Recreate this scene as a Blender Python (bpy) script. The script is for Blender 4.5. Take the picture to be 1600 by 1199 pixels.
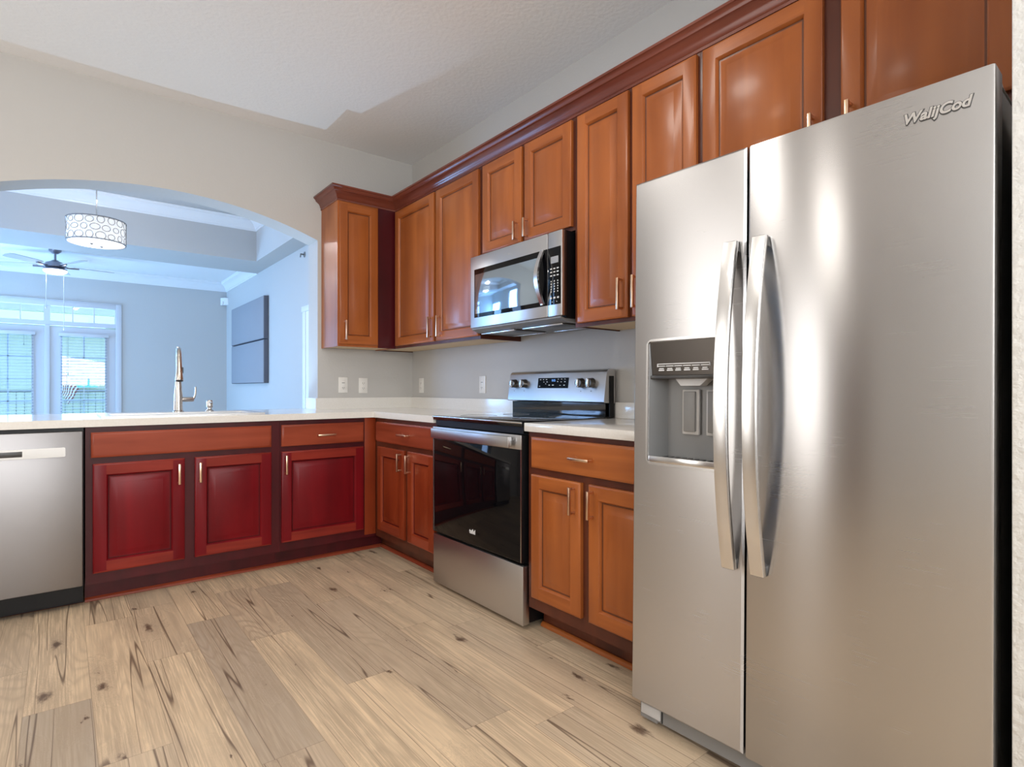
import bpy, bmesh, math, random
from mathutils import Vector, Matrix
random.seed(7)
for o in list(bpy.data.objects): bpy.data.objects.remove(o)
scn = bpy.context.scene
COL = scn.collection

# ---------------------------------------------------------------- camera
cd = bpy.data.cameras.new('camera'); cam = bpy.data.objects.new('camera', cd); COL.objects.link(cam)
cam.location = (-2.2325, -4.0813, 1.0767)
AZ = 51.414                                        # heading, degrees from +x towards +y
cam.rotation_euler = (math.radians(90), 0, math.radians(AZ - 90))
cd.sensor_width = 36; cd.lens = 883.3 / 1600 * 36
cd.shift_x = 0.001; cd.shift_y = 0.00473
cd.clip_start = 0.02; cd.clip_end = 300
scn.camera = cam

# ---------------------------------------------------------------- world, exposure
W = bpy.data.worlds.new('sky'); scn.world = W; W.use_nodes = True
W.node_tree.nodes['Background'].inputs[0].default_value = (0.52, 0.83, 1.0, 1)
W.node_tree.nodes['Background'].inputs[1].default_value = 4.2
scn.view_settings.view_transform = 'Standard'; scn.view_settings.look = 'None'
scn.view_settings.exposure = -0.06; scn.view_settings.gamma = 1.0
scn.view_settings.use_curve_mapping = False
scn.cycles.use_denoising = True
scn.cycles.max_bounces = 10; scn.cycles.diffuse_bounces = 5; scn.cycles.glossy_bounces = 5
scn.cycles.transparent_max_bounces = 16
scn.cycles.sample_clamp_indirect = 6.0

# ---------------------------------------------------------------- lights
def lamp(name, kind, loc, power, color, size=0.1, aim=None, size_y=None, spot=None, blend=0.3):
    l = bpy.data.lights.new(name, kind); l.energy = power; l.color = color
    if kind == 'AREA':
        l.shape = 'RECTANGLE' if size_y else 'DISK'; l.size = size
        if size_y: l.size_y = size_y
    else: l.shadow_soft_size = size
    if kind == 'SPOT': l.spot_size = math.radians(spot); l.spot_blend = blend
    o = bpy.data.objects.new(name, l); COL.objects.link(o); o.location = loc
    d = (Vector(aim) - Vector(loc)) if aim else Vector((0, 0, -1))
    o.rotation_euler = d.to_track_quat('-Z', 'Y').to_euler(); return o
WARM = (1.0, 0.95, 0.88); COOL = (0.32, 0.55, 1.0); NEUTRAL = (0.95, 0.98, 1.0)
for i, (x, y, pw) in enumerate([(-2.2, -1.85, 3.5), (-1.35, -2.3, 8), (-3.05, -2.35, 9), (-2.9, -5.2, 7)]):
    lamp('can_light', 'AREA', (x, y, 2.86), pw, WARM, 0.42)
lamp('nook_fill', 'AREA', (-2.3, -6.5, 1.80), 178, NEUTRAL, 3.6, (-2.0, 0, 3.6), 1.3)  # added fill from behind the viewer; no window stands there
lamp('side_fill', 'AREA', (-4.14, -1.35, 1.45), 22, (1.0, 0.97, 0.93), 0.95, (0, -1.0, 1.15), 1.9)  # unseen side lamp, added for refrigerator streaks and to brighten the kitchen
lamp('dining_fill', 'AREA', (-4.9, 2.3, 1.4), 125, COOL, 1.8, (0, 2.3, 1.8), 2.0)  # cool fill added at the dining room's unseen left wall
lamp('living_fill', 'AREA', (-4.9, 5.6, 1.2), 215, (0.24, 0.53, 1.0), 1.4, (0, 5.6, 2.4), 1.8)  # added blue fill for the living room; that wall has no opening
lamp('door_daylight', 'AREA', (-2.38, 6.62, 1.3), 75, COOL, 1.4, (-2.2, 0, 1.6), 1.9)
lamp('bar_glint', 'SPOT', (-0.895, 0.36, 0.80), 38, (0.45, 0.72, 1.0), 0.012, (-1.62, -0.35, 2.885), spot=92, blend=0.8)

# ---------------------------------------------------------------- materials
def mat(name):
    m = bpy.data.materials.new(name); m.use_nodes = True
    nt = m.node_tree; return m, nt, nt.nodes['Principled BSDF'], nt.nodes, nt.links
def simple(name, col, rough=0.5, metal=0.0, coat=0.0, emit=None, es=0.0, spec=None):
    m, nt, b, N, L = mat(name)
    b.inputs['Base Color'].default_value = (*col, 1); b.inputs['Roughness'].default_value = rough
    b.inputs['Metallic'].default_value = metal; b.inputs['Coat Weight'].default_value = coat
    if spec is not None: b.inputs['Specular IOR Level'].default_value = spec
    if emit: b.inputs['Emission Color'].default_value = (*emit, 1); b.inputs['Emission Strength'].default_value = es
    return m
def plaster(name, col, bump=0.05, scale=90, rough=0.75):
    m, nt, b, N, L = mat(name)
    b.inputs['Base Color'].default_value = (*col, 1); b.inputs['Roughness'].default_value = rough
    tc = N.new('ShaderNodeTexCoord'); n = N.new('ShaderNodeTexNoise'); n.inputs['Scale'].default_value = scale; n.inputs['Detail'].default_value = 3
    bp = N.new('ShaderNodeBump'); bp.inputs['Strength'].default_value = bump; bp.inputs['Distance'].default_value = 0.01
    L.new(tc.outputs['Object'], n.inputs['Vector']); L.new(n.outputs['Fac'], bp.inputs['Height']); L.new(bp.outputs['Normal'], b.inputs['Normal'])
    return m
def wood(name, horiz, dark=(0.085, 0.019, 0.009), light=(0.27, 0.078, 0.030), rough=0.32, coat=0.18, spec=0.28):
    m, nt, b, N, L = mat(name)
    tc = N.new('ShaderNodeTexCoord'); oi = N.new('ShaderNodeObjectInfo')
    mp = N.new('ShaderNodeMapping'); mp.inputs['Scale'].default_value = (1.6, 1.6, 22) if horiz else (9, 9, 0.9)
    ad = N.new('ShaderNodeVectorMath'); ad.operation = 'ADD'
    cb = N.new('ShaderNodeCombineXYZ'); ml = N.new('ShaderNodeMath'); ml.operation = 'MULTIPLY'; ml.inputs[1].default_value = 37
    L.new(oi.outputs['Random'], ml.inputs[0]); L.new(ml.outputs[0], cb.inputs[0]); L.new(ml.outputs[0], cb.inputs[2])
    L.new(tc.outputs['Object'], mp.inputs['Vector']); L.new(mp.outputs[0], ad.inputs[0]); L.new(cb.outputs[0], ad.inputs[1])
    n = N.new('ShaderNodeTexNoise'); n.inputs['Scale'].default_value = 1.0; n.inputs['Detail'].default_value = 6; n.inputs['Roughness'].default_value = 0.45; n.inputs['Distortion'].default_value = 0.6
    L.new(ad.outputs[0], n.inputs['Vector'])
    n2 = N.new('ShaderNodeTexNoise'); n2.inputs['Scale'].default_value = 3.0; n2.inputs['Detail'].default_value = 2
    L.new(tc.outputs['Object'], n2.inputs['Vector'])
    mx = N.new('ShaderNodeMath'); mx.operation = 'MULTIPLY_ADD'; mx.inputs[1].default_value = 0.45; L.new(n2.outputs['Fac'], mx.inputs[0]); L.new(n.outputs['Fac'], mx.inputs[2])
    r = N.new('ShaderNodeValToRGB'); r.color_ramp.elements[0].position = 0.30; r.color_ramp.elements[1].position = 1.05
    r.color_ramp.elements[0].color = (*dark, 1); r.color_ramp.elements[1].color = (*light, 1)
    L.new(mx.outputs[0], r.inputs[0]); L.new(r.outputs[0], b.inputs['Base Color'])
    b.inputs['Roughness'].default_value = rough; b.inputs['Specular IOR Level'].default_value = spec; b.inputs['Coat Weight'].default_value = coat; b.inputs['Coat Roughness'].default_value = 0.16
    return m
def steel(name, col=(0.51, 0.50, 0.50), rough=0.27, aniso=0.8, streak=0.03, metal=1.0):
    m, nt, b, N, L = mat(name)
    b.inputs['Metallic'].default_value = metal; b.inputs['Base Color'].default_value = (*col, 1)
    b.inputs['Anisotropic'].default_value = aniso; b.inputs['Anisotropic Rotation'].default_value = 0.25
    tg = N.new('ShaderNodeTangent'); tg.direction_type = 'RADIAL'; tg.axis = 'Z'; L.new(tg.outputs[0], b.inputs['Tangent'])
    tc = N.new('ShaderNodeTexCoord'); mp = N.new('ShaderNodeMapping'); mp.inputs['Scale'].default_value = (3, 3, 420)
    n = N.new('ShaderNodeTexNoise'); n.inputs['Scale'].default_value = 1.0; n.inputs['Detail'].default_value = 3
    n2 = N.new('ShaderNodeTexNoise'); n2.inputs['Scale'].default_value = 5.0; n2.inputs['Detail'].default_value = 5
    L.new(tc.outputs['Object'], mp.inputs['Vector']); L.new(mp.outputs[0], n.inputs['Vector']); L.new(tc.outputs['Object'], n2.inputs['Vector'])
    a = N.new('ShaderNodeMath'); a.operation = 'MULTIPLY_ADD'; a.inputs[1].default_value = streak; a.inputs[2].default_value = rough - streak / 2
    mm = N.new('ShaderNodeMath'); mm.operation = 'MULTIPLY_ADD'; mm.inputs[1].default_value = 0.5
    L.new(n2.outputs['Fac'], mm.inputs[0]); 
    h = N.new('ShaderNodeMath'); h.operation = 'MULTIPLY'; h.inputs[1].default_value = 0.5; L.new(n.outputs['Fac'], h.inputs[0]); L.new(h.outputs[0], mm.inputs[2])
    L.new(mm.outputs[0], a.inputs[0]); L.new(a.outputs[0], b.inputs['Roughness'])
    return m
def thin_glass(name, tint=(0.95, 0.98, 1.0), refl=0.08):
    m = bpy.data.materials.new(name); m.use_nodes = True; nt = m.node_tree; N = nt.nodes; L = nt.links
    N.remove(N['Principled BSDF']); out = N['Material Output']
    t = N.new('ShaderNodeBsdfTransparent'); t.inputs[0].default_value = (*tint, 1)
    g = N.new('ShaderNodeBsdfGlossy'); g.inputs['Roughness'].default_value = 0.02
    mx = N.new('ShaderNodeMixShader'); mx.inputs[0].default_value = refl
    L.new(t.outputs[0], mx.inputs[1]); L.new(g.outputs[0], mx.inputs[2]); L.new(mx.outputs[0], out.inputs[0]); return m
def quartz():
    m, nt, b, N, L = mat('white_quartz')
    tc = N.new('ShaderNodeTexCoord'); n = N.new('ShaderNodeTexNoise'); n.inputs['Scale'].default_value = 130; n.inputs['Detail'].default_value = 2
    r = N.new('ShaderNodeValToRGB'); r.color_ramp.elements[0].color = (0.74, 0.71, 0.66, 1); r.color_ramp.elements[1].color = (0.84, 0.82, 0.78, 1)
    L.new(tc.outputs['Object'], n.inputs['Vector']); L.new(n.outputs['Fac'], r.inputs[0]); L.new(r.outputs[0], b.inputs['Base Color'])
    b.inputs['Roughness'].default_value = 0.12; return m
def floor_mat():
    m, nt, b, N, L = mat('oak_plank_floor')
    def math_(op, a=None, bb=None, c=None):
        n = N.new('ShaderNodeMath'); n.operation = op
        for i, v in enumerate((a, bb, c)):
            if v is None: continue
            if isinstance(v, (int, float)): n.inputs[i].default_value = v
            else: L.new(v, n.inputs[i])
        return n.outputs[0]
    at = N.new('ShaderNodeAttribute'); at.attribute_name = 'plank'
    sp = N.new('ShaderNodeSeparateColor'); L.new(at.outputs['Color'], sp.inputs[0])
    tone, seed, grey = sp.outputs[0], sp.outputs[1], sp.outputs[2]
    tc = N.new('ShaderNodeTexCoord'); sx = N.new('ShaderNodeSeparateXYZ'); L.new(tc.outputs['Object'], sx.inputs[0])
    x, y = sx.outputs[0], sx.outputs[1]
    so = math_('MULTIPLY', seed, 53.0)
    def noise(sxx, syy, scale=1.0, detail=2.0, rough=0.5, dist=0.0):
        cb = N.new('ShaderNodeCombineXYZ'); L.new(math_('MULTIPLY', x, sxx), cb.inputs[0]); L.new(math_('MULTIPLY', y, syy), cb.inputs[1]); L.new(so, cb.inputs[2])
        n = N.new('ShaderNodeTexNoise'); n.inputs['Scale'].default_value = scale; n.inputs['Detail'].default_value = detail
        n.inputs['Roughness'].default_value = rough; n.inputs['Distortion'].default_value = dist
        L.new(cb.outputs[0], n.inputs['Vector']); return n.outputs['Fac']
    # knots
    cb = N.new('ShaderNodeCombineXYZ'); L.new(math_('ADD', math_('MULTIPLY', x, 5.2), so), cb.inputs[0]); L.new(math_('MULTIPLY', y, 2.1), cb.inputs[1])
    wob = N.new('ShaderNodeTexNoise'); wob.inputs['Scale'].default_value = 6; wob.inputs['Detail'].default_value = 4; wob.inputs['Roughness'].default_value = 0.7; L.new(cb.outputs[0], wob.inputs['Vector'])
    va = N.new('ShaderNodeVectorMath'); va.operation = 'MULTIPLY_ADD'; va.inputs[1].default_value = (0.34, 0.34, 0); L.new(wob.outputs['Color'], va.inputs[0]); L.new(cb.outputs[0], va.inputs[2])
    vo = N.new('ShaderNodeTexVoronoi'); vo.voronoi_dimensions = '2D'; vo.inputs['Scale'].default_value = 1.0; L.new(va.outputs[0], vo.inputs['Vector'])
    d = vo.outputs['Distance']; vc = N.new('ShaderNodeSeparateColor'); L.new(vo.outputs['Color'], vc.inputs[0])
    on = math_('GREATER_THAN', vc.outputs[0], 0.30)
    size = math_('MULTIPLY_ADD', math_('POWER', vc.outputs[1], 2.0), 0.13, 0.025)
    def sm(v, lo, hi):
        mr = N.new('ShaderNodeMapRange'); mr.interpolation_type = 'SMOOTHSTEP'
        L.new(v, mr.inputs[0])
        for i, q in ((1, lo), (2, hi)):
            if isinstance(q, (int, float)): mr.inputs[i].default_value = q
            else: L.new(q, mr.inputs[i])
        mr.inputs[3].default_value = 1; mr.inputs[4].default_value = 0; return mr.outputs[0]
    core = math_('MULTIPLY', sm(d, math_('MULTIPLY', size, 0.15), size), on)
    halo = math_('MULTIPLY', sm(d, 0.05, 0.42), on)
    # cathedral grain: contour bands of a stretched height field, bent round the knots
    low = noise(5.5, 0.75, 1.0, 1.5, 0.4, 0.4)
    fld = math_('MULTIPLY_ADD', halo, 0.35, low)
    band = math_('SINE', math_('MULTIPLY', fld, math_('MULTIPLY_ADD', tone, 70.0, 110.0)))
    bandf = math_('MULTIPLY_ADD', band, 0.5, 0.5)
    bandm = math_('MULTIPLY', math_('POWER', bandf, 2.5), sm(noise(3.0, 0.8, 1.0, 1), 0.62, 0.35))
    fine = noise(160, 4.5, 1.0, 4, 0.65)
    mid = noise(22, 1.3, 1.0, 3, 0.6, 0.3)
    crack = math_('MULTIPLY', sm(math_('ABSOLUTE', math_('SUBTRACT', noise(15, 0.32, 1.0, 1, 0.4, 0.15), 0.5)), 0.0, 0.010), sm(noise(6.0, 1.9, 1.0, 2), 0.30, 0.25))
    def mixc(f, c1, c2):
        mx = N.new('ShaderNodeMix'); mx.data_type = 'RGBA'
        if isinstance(f, (int, float)): mx.inputs[0].default_value = f
        else: L.new(f, mx.inputs[0])
        for i, c in ((6, c1), (7, c2)):
            if isinstance(c, tuple): mx.inputs[i].default_value = (*c, 1)
            else: L.new(c, mx.inputs[i])
        return mx.outputs[2]
    zone = sm(noise(7.0, 0.55, 1.0, 3, 0.6, 0.5), 0.60, 0.36)
    base = mixc(tone, (0.88, 0.67, 0.44), (0.68, 0.50, 0.33))
    base = mixc(math_('MULTIPLY', grey, 0.95), base, (0.40, 0.34, 0.275))
    base = mixc(math_('MULTIPLY', zone, 0.34), base, (0.54, 0.42, 0.30))
    base = mixc(math_('MULTIPLY', sm(mid, 0.60, 0.36), 0.30), base, (0.46, 0.35, 0.24))
    base = mixc(math_('MULTIPLY', sm(fine, 0.56, 0.38), math_('MULTIPLY_ADD', zone, 0.35, 0.18)), base, (0.36, 0.27, 0.18))
    base = mixc(math_('MULTIPLY', bandm, math_('MULTIPLY_ADD', tone, 0.42, 0.22)), base, (0.36, 0.27, 0.19))
    base = mixc(math_('MULTIPLY', halo, 0.34), base, (0.40, 0.30, 0.21))
    base = mixc(math_('MULTIPLY', core, 0.90), base, (0.085, 0.045, 0.028))
    base = mixc(math_('MULTIPLY', crack, 0.80), base, (0.09, 0.05, 0.03))
    uv = N.new('ShaderNodeUVMap'); uv.uv_map = 'edge'; su = N.new('ShaderNodeSeparateXYZ'); L.new(uv.outputs[0], su.inputs[0])
    ed = math_('MAXIMUM', sm(su.outputs[0], 0.0008, 0.0028), sm(su.outputs[1], 0.0008, 0.0028))
    base = mixc(math_('MULTIPLY', ed, 0.55), base, (0.16, 0.11, 0.07))
    L.new(base, b.inputs['Base Color'])
    b.inputs['Roughness'].default_value = 0.42
    bp = N.new('ShaderNodeBump'); bp.inputs['Strength'].default_value = 0.06; bp.inputs['Distance'].default_value = 0.002
    L.new(fine, bp.inputs['Height']); L.new(bp.outputs[0], b.inputs['Normal'])
    return m

M = dict(
 wall=plaster('greige_wall_paint', (0.535, 0.521, 0.50), 0.10, 70), ceil=plaster('white_ceiling_paint', (0.87, 0.87, 0.865), 0.25, 45),
 stub=plaster('white_textured_plaster', (0.72, 0.71, 0.68), 0.5, 55),
 white=simple('white_trim_paint', (0.82, 0.82, 0.82), 0.35), white2=simple('soft_white_door_paint', (0.60, 0.60, 0.62), 0.4), wv=wood('cherry_upright_grain', False, (0.20, 0.045, 0.009), (0.44, 0.130, 0.030)), wh=wood('cherry_level_grain', True, (0.20, 0.045, 0.009), (0.44, 0.130, 0.030)),
 rv=wood('red_cast_cherry_upright_grain', False, (0.085, 0.004, 0.006), (0.20, 0.006, 0.010), 0.33, 0.03, 0.16), rh=wood('red_cast_cherry_level_grain', True, (0.12, 0.008, 0.007), (0.29, 0.034, 0.020), 0.33, 0.04, 0.18),  # same cherry stain; crimson cast of cool light put into the colour
 mv=wood('russet_cast_cherry_upright_grain', False, (0.13, 0.014, 0.005), (0.30, 0.050, 0.014), 0.33, 0.05, 0.2), mh=wood('russet_cast_cherry_level_grain', True, (0.16, 0.024, 0.009), (0.34, 0.066, 0.030), 0.33, 0.05, 0.2),  # same cherry again, with a milder red light cast painted in
 glaze_shade=wood('groove_glaze_shade', False, (0.075, 0.020, 0.008), (0.17, 0.055, 0.022)), rglaze_shade=wood('red_groove_glaze_shade', False, (0.04, 0.003, 0.004), (0.10, 0.006, 0.008), 0.33, 0.03, 0.16),  # glazed grooves, darkened further with groove shade put into the colour
 rdark=wood('wine_cast_dark_cherry', False, (0.030, 0.003, 0.005), (0.085, 0.006, 0.009), 0.35, 0.1), maroon=wood('maroon_moulding_stain', True, (0.085, 0.018, 0.012), (0.20, 0.050, 0.028), 0.25, 0.4),  # rdark: body cherry with the crimson light cast in its colour
 dark=wood('dark_cherry', False, (0.045, 0.011, 0.007), (0.13, 0.032, 0.014)),  # darker cherry for bodies, toe kicks and the dishwasher strip
 oakpale=simple('pale_oak', (0.78, 0.66, 0.50), 0.5), tan=simple('raw_birch', (0.66, 0.50, 0.31), 0.6), steel=steel('brushed_steel'), steel2=steel('smooth_brushed_steel', (0.60, 0.595, 0.60), 0.32, 0.5),
 steel3=steel('dishwasher_steel', (0.30, 0.288, 0.29), 0.38, 0.6, 0.03), bar=steel('satin_steel_bar', (0.72, 0.71, 0.70), 0.22, 0.3, 0.04), bronze=simple('champagne_bronze', (0.78, 0.55, 0.38), 0.28, 1.0),
 nickel=simple('brushed_nickel', (0.62, 0.58, 0.54), 0.24, 1.0), black=simple('black_enamel', (0.005, 0.005, 0.006), 0.4, spec=0.3),
 bglass=simple('black_glass', (0.003, 0.003, 0.004), 0.04, spec=0.22), cook=simple('cooktop_glass', (0.006, 0.006, 0.007), 0.05, coat=0.4), mirror_glass=simple('smoked_mirror_glass', (0.42, 0.52, 0.62), 0.06, 0.9),
 dgrey=simple('dark_grey_plastic', (0.045, 0.042, 0.04), 0.35), mgrey=simple('grey_plastic', (0.22, 0.215, 0.21), 0.4), lgrey=simple('light_grey_plastic', (0.55, 0.54, 0.53), 0.35),
 dsteel=steel('dark_steel', (0.15, 0.14, 0.13), 0.34, 0.4), dplate=steel('bronze_grey_fascia', (0.085, 0.075, 0.067), 0.30, 0.4), recess=simple('recess_grey', (0.20, 0.20, 0.20), 0.35, 0.3), quartz=quartz(), plate=simple('white_plastic', (0.80, 0.78, 0.74), 0.35),
 slot=simple('slot_black', (0.02, 0.02, 0.02), 0.6), floor=floor_mat(), glass=thin_glass('clear_pane'),
 shade=simple('lit_white_shade', (0.9, 0.88, 0.84), 0.6, emit=(1.0, 0.97, 0.93), es=0.55), bulb=simple('lit_glass', (0.95, 0.95, 0.95), 0.3, emit=(1.0, 0.98, 0.95), es=1.6),
 wire=simple('shade_filigree_metal', (0.36, 0.33, 0.31), 0.35, 0.6), blade=simple('fan_blade_silver', (0.50, 0.50, 0.50), 0.35), fanm=simple('fan_dark_nickel', (0.26, 0.24, 0.27), 0.3, 0.8),
 chain=simple('bright_chain', (0.85, 0.87, 0.9), 0.2, 0.4), panel=simple('grey_fabric', (0.30, 0.30, 0.32), 0.85), paneledge=simple('grey_panel_edge', (0.11, 0.11, 0.13), 0.7),
 blind=simple('blind_backlit_shade', (0.20, 0.25, 0.29), 0.5), lcd=simple('blue_lcd', (0.02, 0.04, 0.08), 0.2, emit=(0.15, 0.4, 1.0), es=1.2), ink=simple('pale_print', (0.75, 0.75, 0.75), 0.5),  # white blind slats darkened: their backlit shade is put into the colour
 mwlcd=simple('grey_lcd', (0.35, 0.36, 0.38), 0.3), logo=simple('polished_logo', (0.85, 0.84, 0.83), 0.12, 1.0), logo_edge=simple('logo_dark', (0.05, 0.05, 0.05), 0.3),
 deck=simple('patio_concrete', (0.55, 0.55, 0.53), 0.8), stucco=simple('neighbour_stucco', (0.42, 0.44, 0.44), 0.8), teal=simple('teal_awning', (0.10, 0.42, 0.46), 0.7),
 rail=simple('grey_railing', (0.16, 0.19, 0.22), 0.4), grass=simple('lawn_grass', (0.20, 0.32, 0.10), 0.9), roofm=simple('grey_roof', (0.42, 0.40, 0.38), 0.9), brown=simple('added_panel_brown', (0.13, 0.09, 0.07), 0.5),
 sinkm=simple('satin_sink', (0.66, 0.65, 0.64), 0.25, 0.5), fr=simple('flag_red', (0.20, 0.01, 0.02), 0.8), fw=simple('flag_white', (0.85, 0.85, 0.85), 0.8), fb=simple('flag_blue', (0.01, 0.02, 0.10), 0.8),
 fside=simple('black_fridge_side', (0.012, 0.011, 0.011), 0.18))

# ---------------------------------------------------------------- helpers
def tag(o, label=None, cat=None, group=None, kind=None):
    if label: o['label'] = label
    if cat: o['category'] = cat
    if group: o['group'] = group
    if kind: o['kind'] = kind
    return o
def root(name, loc, label, cat, group=None, rot=None):
    o = bpy.data.objects.new(name, None); COL.objects.link(o); o.location = loc; o.empty_display_size = 0.1
    if rot: o.rotation_euler = rot
    return tag(o, label, cat, group)
def origin_of(p):
    v = Vector((0, 0, 0))
    while p is not None: v = v + Vector(p.location); p = p.parent
    return v
def put(name, bm, m, parent=None, local=False, sharp=35, label=None):
    """link a bmesh as ONE mesh object; coordinates are world ones unless local."""
    bmesh.ops.recalc_face_normals(bm, faces=bm.faces)
    if parent is not None and not local: bmesh.ops.translate(bm, vec=-origin_of(parent), verts=bm.verts)
    me = bpy.data.meshes.new(name); bm.to_mesh(me); bm.free()
    for p in me.polygons: p.use_smooth = True
    me.set_sharp_from_angle(angle=math.radians(sharp))
    for mm in (m if isinstance(m, (list, tuple)) else [m]): me.materials.append(mm)
    o = bpy.data.objects.new(name, me); COL.objects.link(o)
    if parent is not None: o.parent = parent
    if label: o['label'] = label
    return o
def struct(name, bm, m, parent=None, label=None, cat=None):
    o = put(name, bm, m, parent)
    if parent is None: o['kind'] = 'structure'
    if label: o['label'] = label
    if cat: o['category'] = cat
    return o
def box(bm, a, b, bev=0.0, mi=0, seg=2):
    x0, x1 = sorted((a[0], b[0])); y0, y1 = sorted((a[1], b[1])); z0, z1 = sorted((a[2], b[2]))
    v = [bm.verts.new(p) for p in ((x0,y0,z0),(x1,y0,z0),(x1,y1,z0),(x0,y1,z0),(x0,y0,z1),(x1,y0,z1),(x1,y1,z1),(x0,y1,z1))]
    fs = [bm.faces.new([v[i] for i in q]) for q in ((0,3,2,1),(4,5,6,7),(0,1,5,4),(1,2,6,5),(2,3,7,6),(3,0,4,7))]
    for f in fs: f.material_index = mi
    if bev:
        es = list({e for f in fs for e in f.edges})
        r = bmesh.ops.bevel(bm, geom=es, offset=bev, segments=seg, profile=0.5, affect='EDGES')
        for f in r['faces']: f.material_index = mi
    return bm
def B(a, b, bev=0.0): return box(bmesh.new(), a, b, bev)
def tube(bm, pts, r, n=12, caps=True, mi=0):
    """tube along points; r a number or a list"""
    pts = [Vector(p) for p in pts]; rs = r if isinstance(r, (list, tuple)) else [r] * len(pts)
    rings = []; up = None
    for i, p in enumerate(pts):
        t = (pts[min(i+1, len(pts)-1)] - pts[max(i-1, 0)]).normalized()
        if up is None: up = t.orthogonal().normalized()
        up = (up - t * up.dot(t)).normalized(); s = t.cross(up)
        rings.append([bm.verts.new(p + (up * math.cos(2*math.pi*k/n) + s * math.sin(2*math.pi*k/n)) * rs[i]) for k in range(n)])
    for a, b in zip(rings, rings[1:]):
        for k in range(n):
            f = bm.faces.new((a[k], a[(k+1) % n], b[(k+1) % n], b[k])); f.material_index = mi
    if caps:
        for rr in (rings[0], rings[-1]):
            f = bm.faces.new(rr); f.material_index = mi
    return bm
def lathe(bm, c, prof, n=32, axis='z', mi=0):
    """profile of (radius, height) turned about an axis through c"""
    c = Vector(c); rings = []
    def pt(r, h, a):
        ca, sa = math.cos(a) * r, math.sin(a) * r
        return c + {'z': Vector((ca, sa, h)), 'x': Vector((h, ca, sa)), 'y': Vector((ca, h, sa))}[axis]
    for r, h in prof:
        if r < 1e-6: rings.append([bm.verts.new(pt(0, h, 0))])
        else: rings.append([bm.verts.new(pt(r, h, 2*math.pi*k/n)) for k in range(n)])
    for a, b in zip(rings, rings[1:]):
        for k in range(n):
            q = [a[k % len(a)], a[(k+1) % len(a)], b[(k+1) % len(b)], b[k % len(b)]]
            q = list(dict.fromkeys(q))
            if len(q) > 2: bm.faces.new(q).material_index = mi
    return bm
def prism(bm, poly, axis, a, b, mi=0):
    """polygon of 2-D points extruded along axis from a to b. axis x: (y,z); y: (x,z); z: (x,y)"""
    f = {'x': lambda p, t: (t, p[0], p[1]), 'y': lambda p, t: (p[0], t, p[1]), 'z': lambda p, t: (p[0], p[1], t)}[axis]
    A = [bm.verts.new(f(p, a)) for p in poly]; Bv = [bm.verts.new(f(p, b)) for p in poly]
    fs = [bm.faces.new(A), bm.faces.new(Bv)]
    for i in range(len(poly)): fs.append(bm.faces.new((A[i], A[(i+1) % len(poly)], Bv[(i+1) % len(poly)], Bv[i])))
    for q in fs: q.material_index = mi
    return bm
def sweep(bm, path, prof, z, side=1, closed=False, mi=0):
    """profile (out, up) carried along an xy path with mitred corners; out goes to the left (side 1) or right (-1) of travel"""
    n = len(path); P = [Vector(p) for p in path]; secs = []
    for i in range(n):
        dirs = []
        if closed or i > 0: dirs.append((P[i] - P[i-1]).normalized())
        if closed or i < n-1: dirs.append((P[(i+1) % n] - P[i]).normalized())
        ns = [Vector((-d.y, d.x)) * side for d in dirs]
        m = sum(ns, Vector((0, 0))).normalized(); k = 1 / max(m.dot(ns[0]), 0.2)
        secs.append([bm.verts.new((P[i].x + m.x*k*o, P[i].y + m.y*k*o, z + u)) for o, u in prof])
    np_ = len(prof)
    for i in range(n if closed else n-1):
        a, b = secs[i], secs[(i+1) % n]
        for j in range(np_):
            bm.faces.new((a[j], a[(j+1) % np_], b[(j+1) % np_], b[j])).material_index = mi
    if not closed: bm.faces.new(secs[0]); bm.faces.new(secs[-1])
    return bm
def rrect(w, h, r, n=6):
    out = []
    for cx, cy, a0 in ((w/2-r, h/2-r, 0), (-w/2+r, h/2-r, 90), (-w/2+r, -h/2+r, 180), (w/2-r, -h/2+r, 270)):
        for k in range(n+1):
            a = math.radians(a0 + 90*k/n); out.append((cx + r*math.cos(a), cy + r*math.sin(a)))
    return out
# a wall face: 'y' faces -y (the arch wall), 'x' faces -x (the right wall); u runs along the wall, d comes out of it
def wp(face, back, u, d, z): return (u, back - d, z) if face == 'y' else (back - d, u, z)
def rings(bm, face, back, u0, u1, z0, z1, steps, mi_stile=0, mi_rail=1):
    """nested rectangles (inset, depth): a raised panel in one mesh. rails get the second material"""
    R = []
    for ins, d in steps:
        R.append([bm.verts.new(wp(face, back, u, d, z)) for u, z in ((u0+ins, z0+ins), (u1-ins, z0+ins), (u1-ins, z1-ins), (u0+ins, z1-ins))])
    bm.faces.new(R[0])
    for i, (a, b) in enumerate(zip(R, R[1:])):
        if abs(steps[i+1][0]-0.055) < 1e-6 and steps is DOOR:          # stiles run full height, rails fit between them
            i0, i1, d = steps[i][0], steps[i+1][0], steps[i][1]
            ex = [bm.verts.new(wp(face, back, u, d, z)) for u, z in ((u0+i1, z0+i0), (u1-i1, z0+i0), (u1-i1, z1-i0), (u0+i1, z1-i0))]
            for q, mm in (((a[0], ex[0], b[0], b[3], ex[3], a[3]), mi_stile), ((a[1], a[2], ex[2], b[2], b[1], ex[1]), mi_stile), ((ex[0], ex[1], b[1], b[0]), mi_rail), ((b[3], b[2], ex[2], ex[3]), mi_rail)):
                bm.faces.new(q).material_index = mm
            continue
        for k in range(4):
            f = bm.faces.new((a[k], a[(k+1) % 4], b[(k+1) % 4], b[k]))
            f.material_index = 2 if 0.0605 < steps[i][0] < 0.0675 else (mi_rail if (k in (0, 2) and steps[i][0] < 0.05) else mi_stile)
    bm.faces.new(R[-1]).material_index = mi_stile
    return bm
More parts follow.
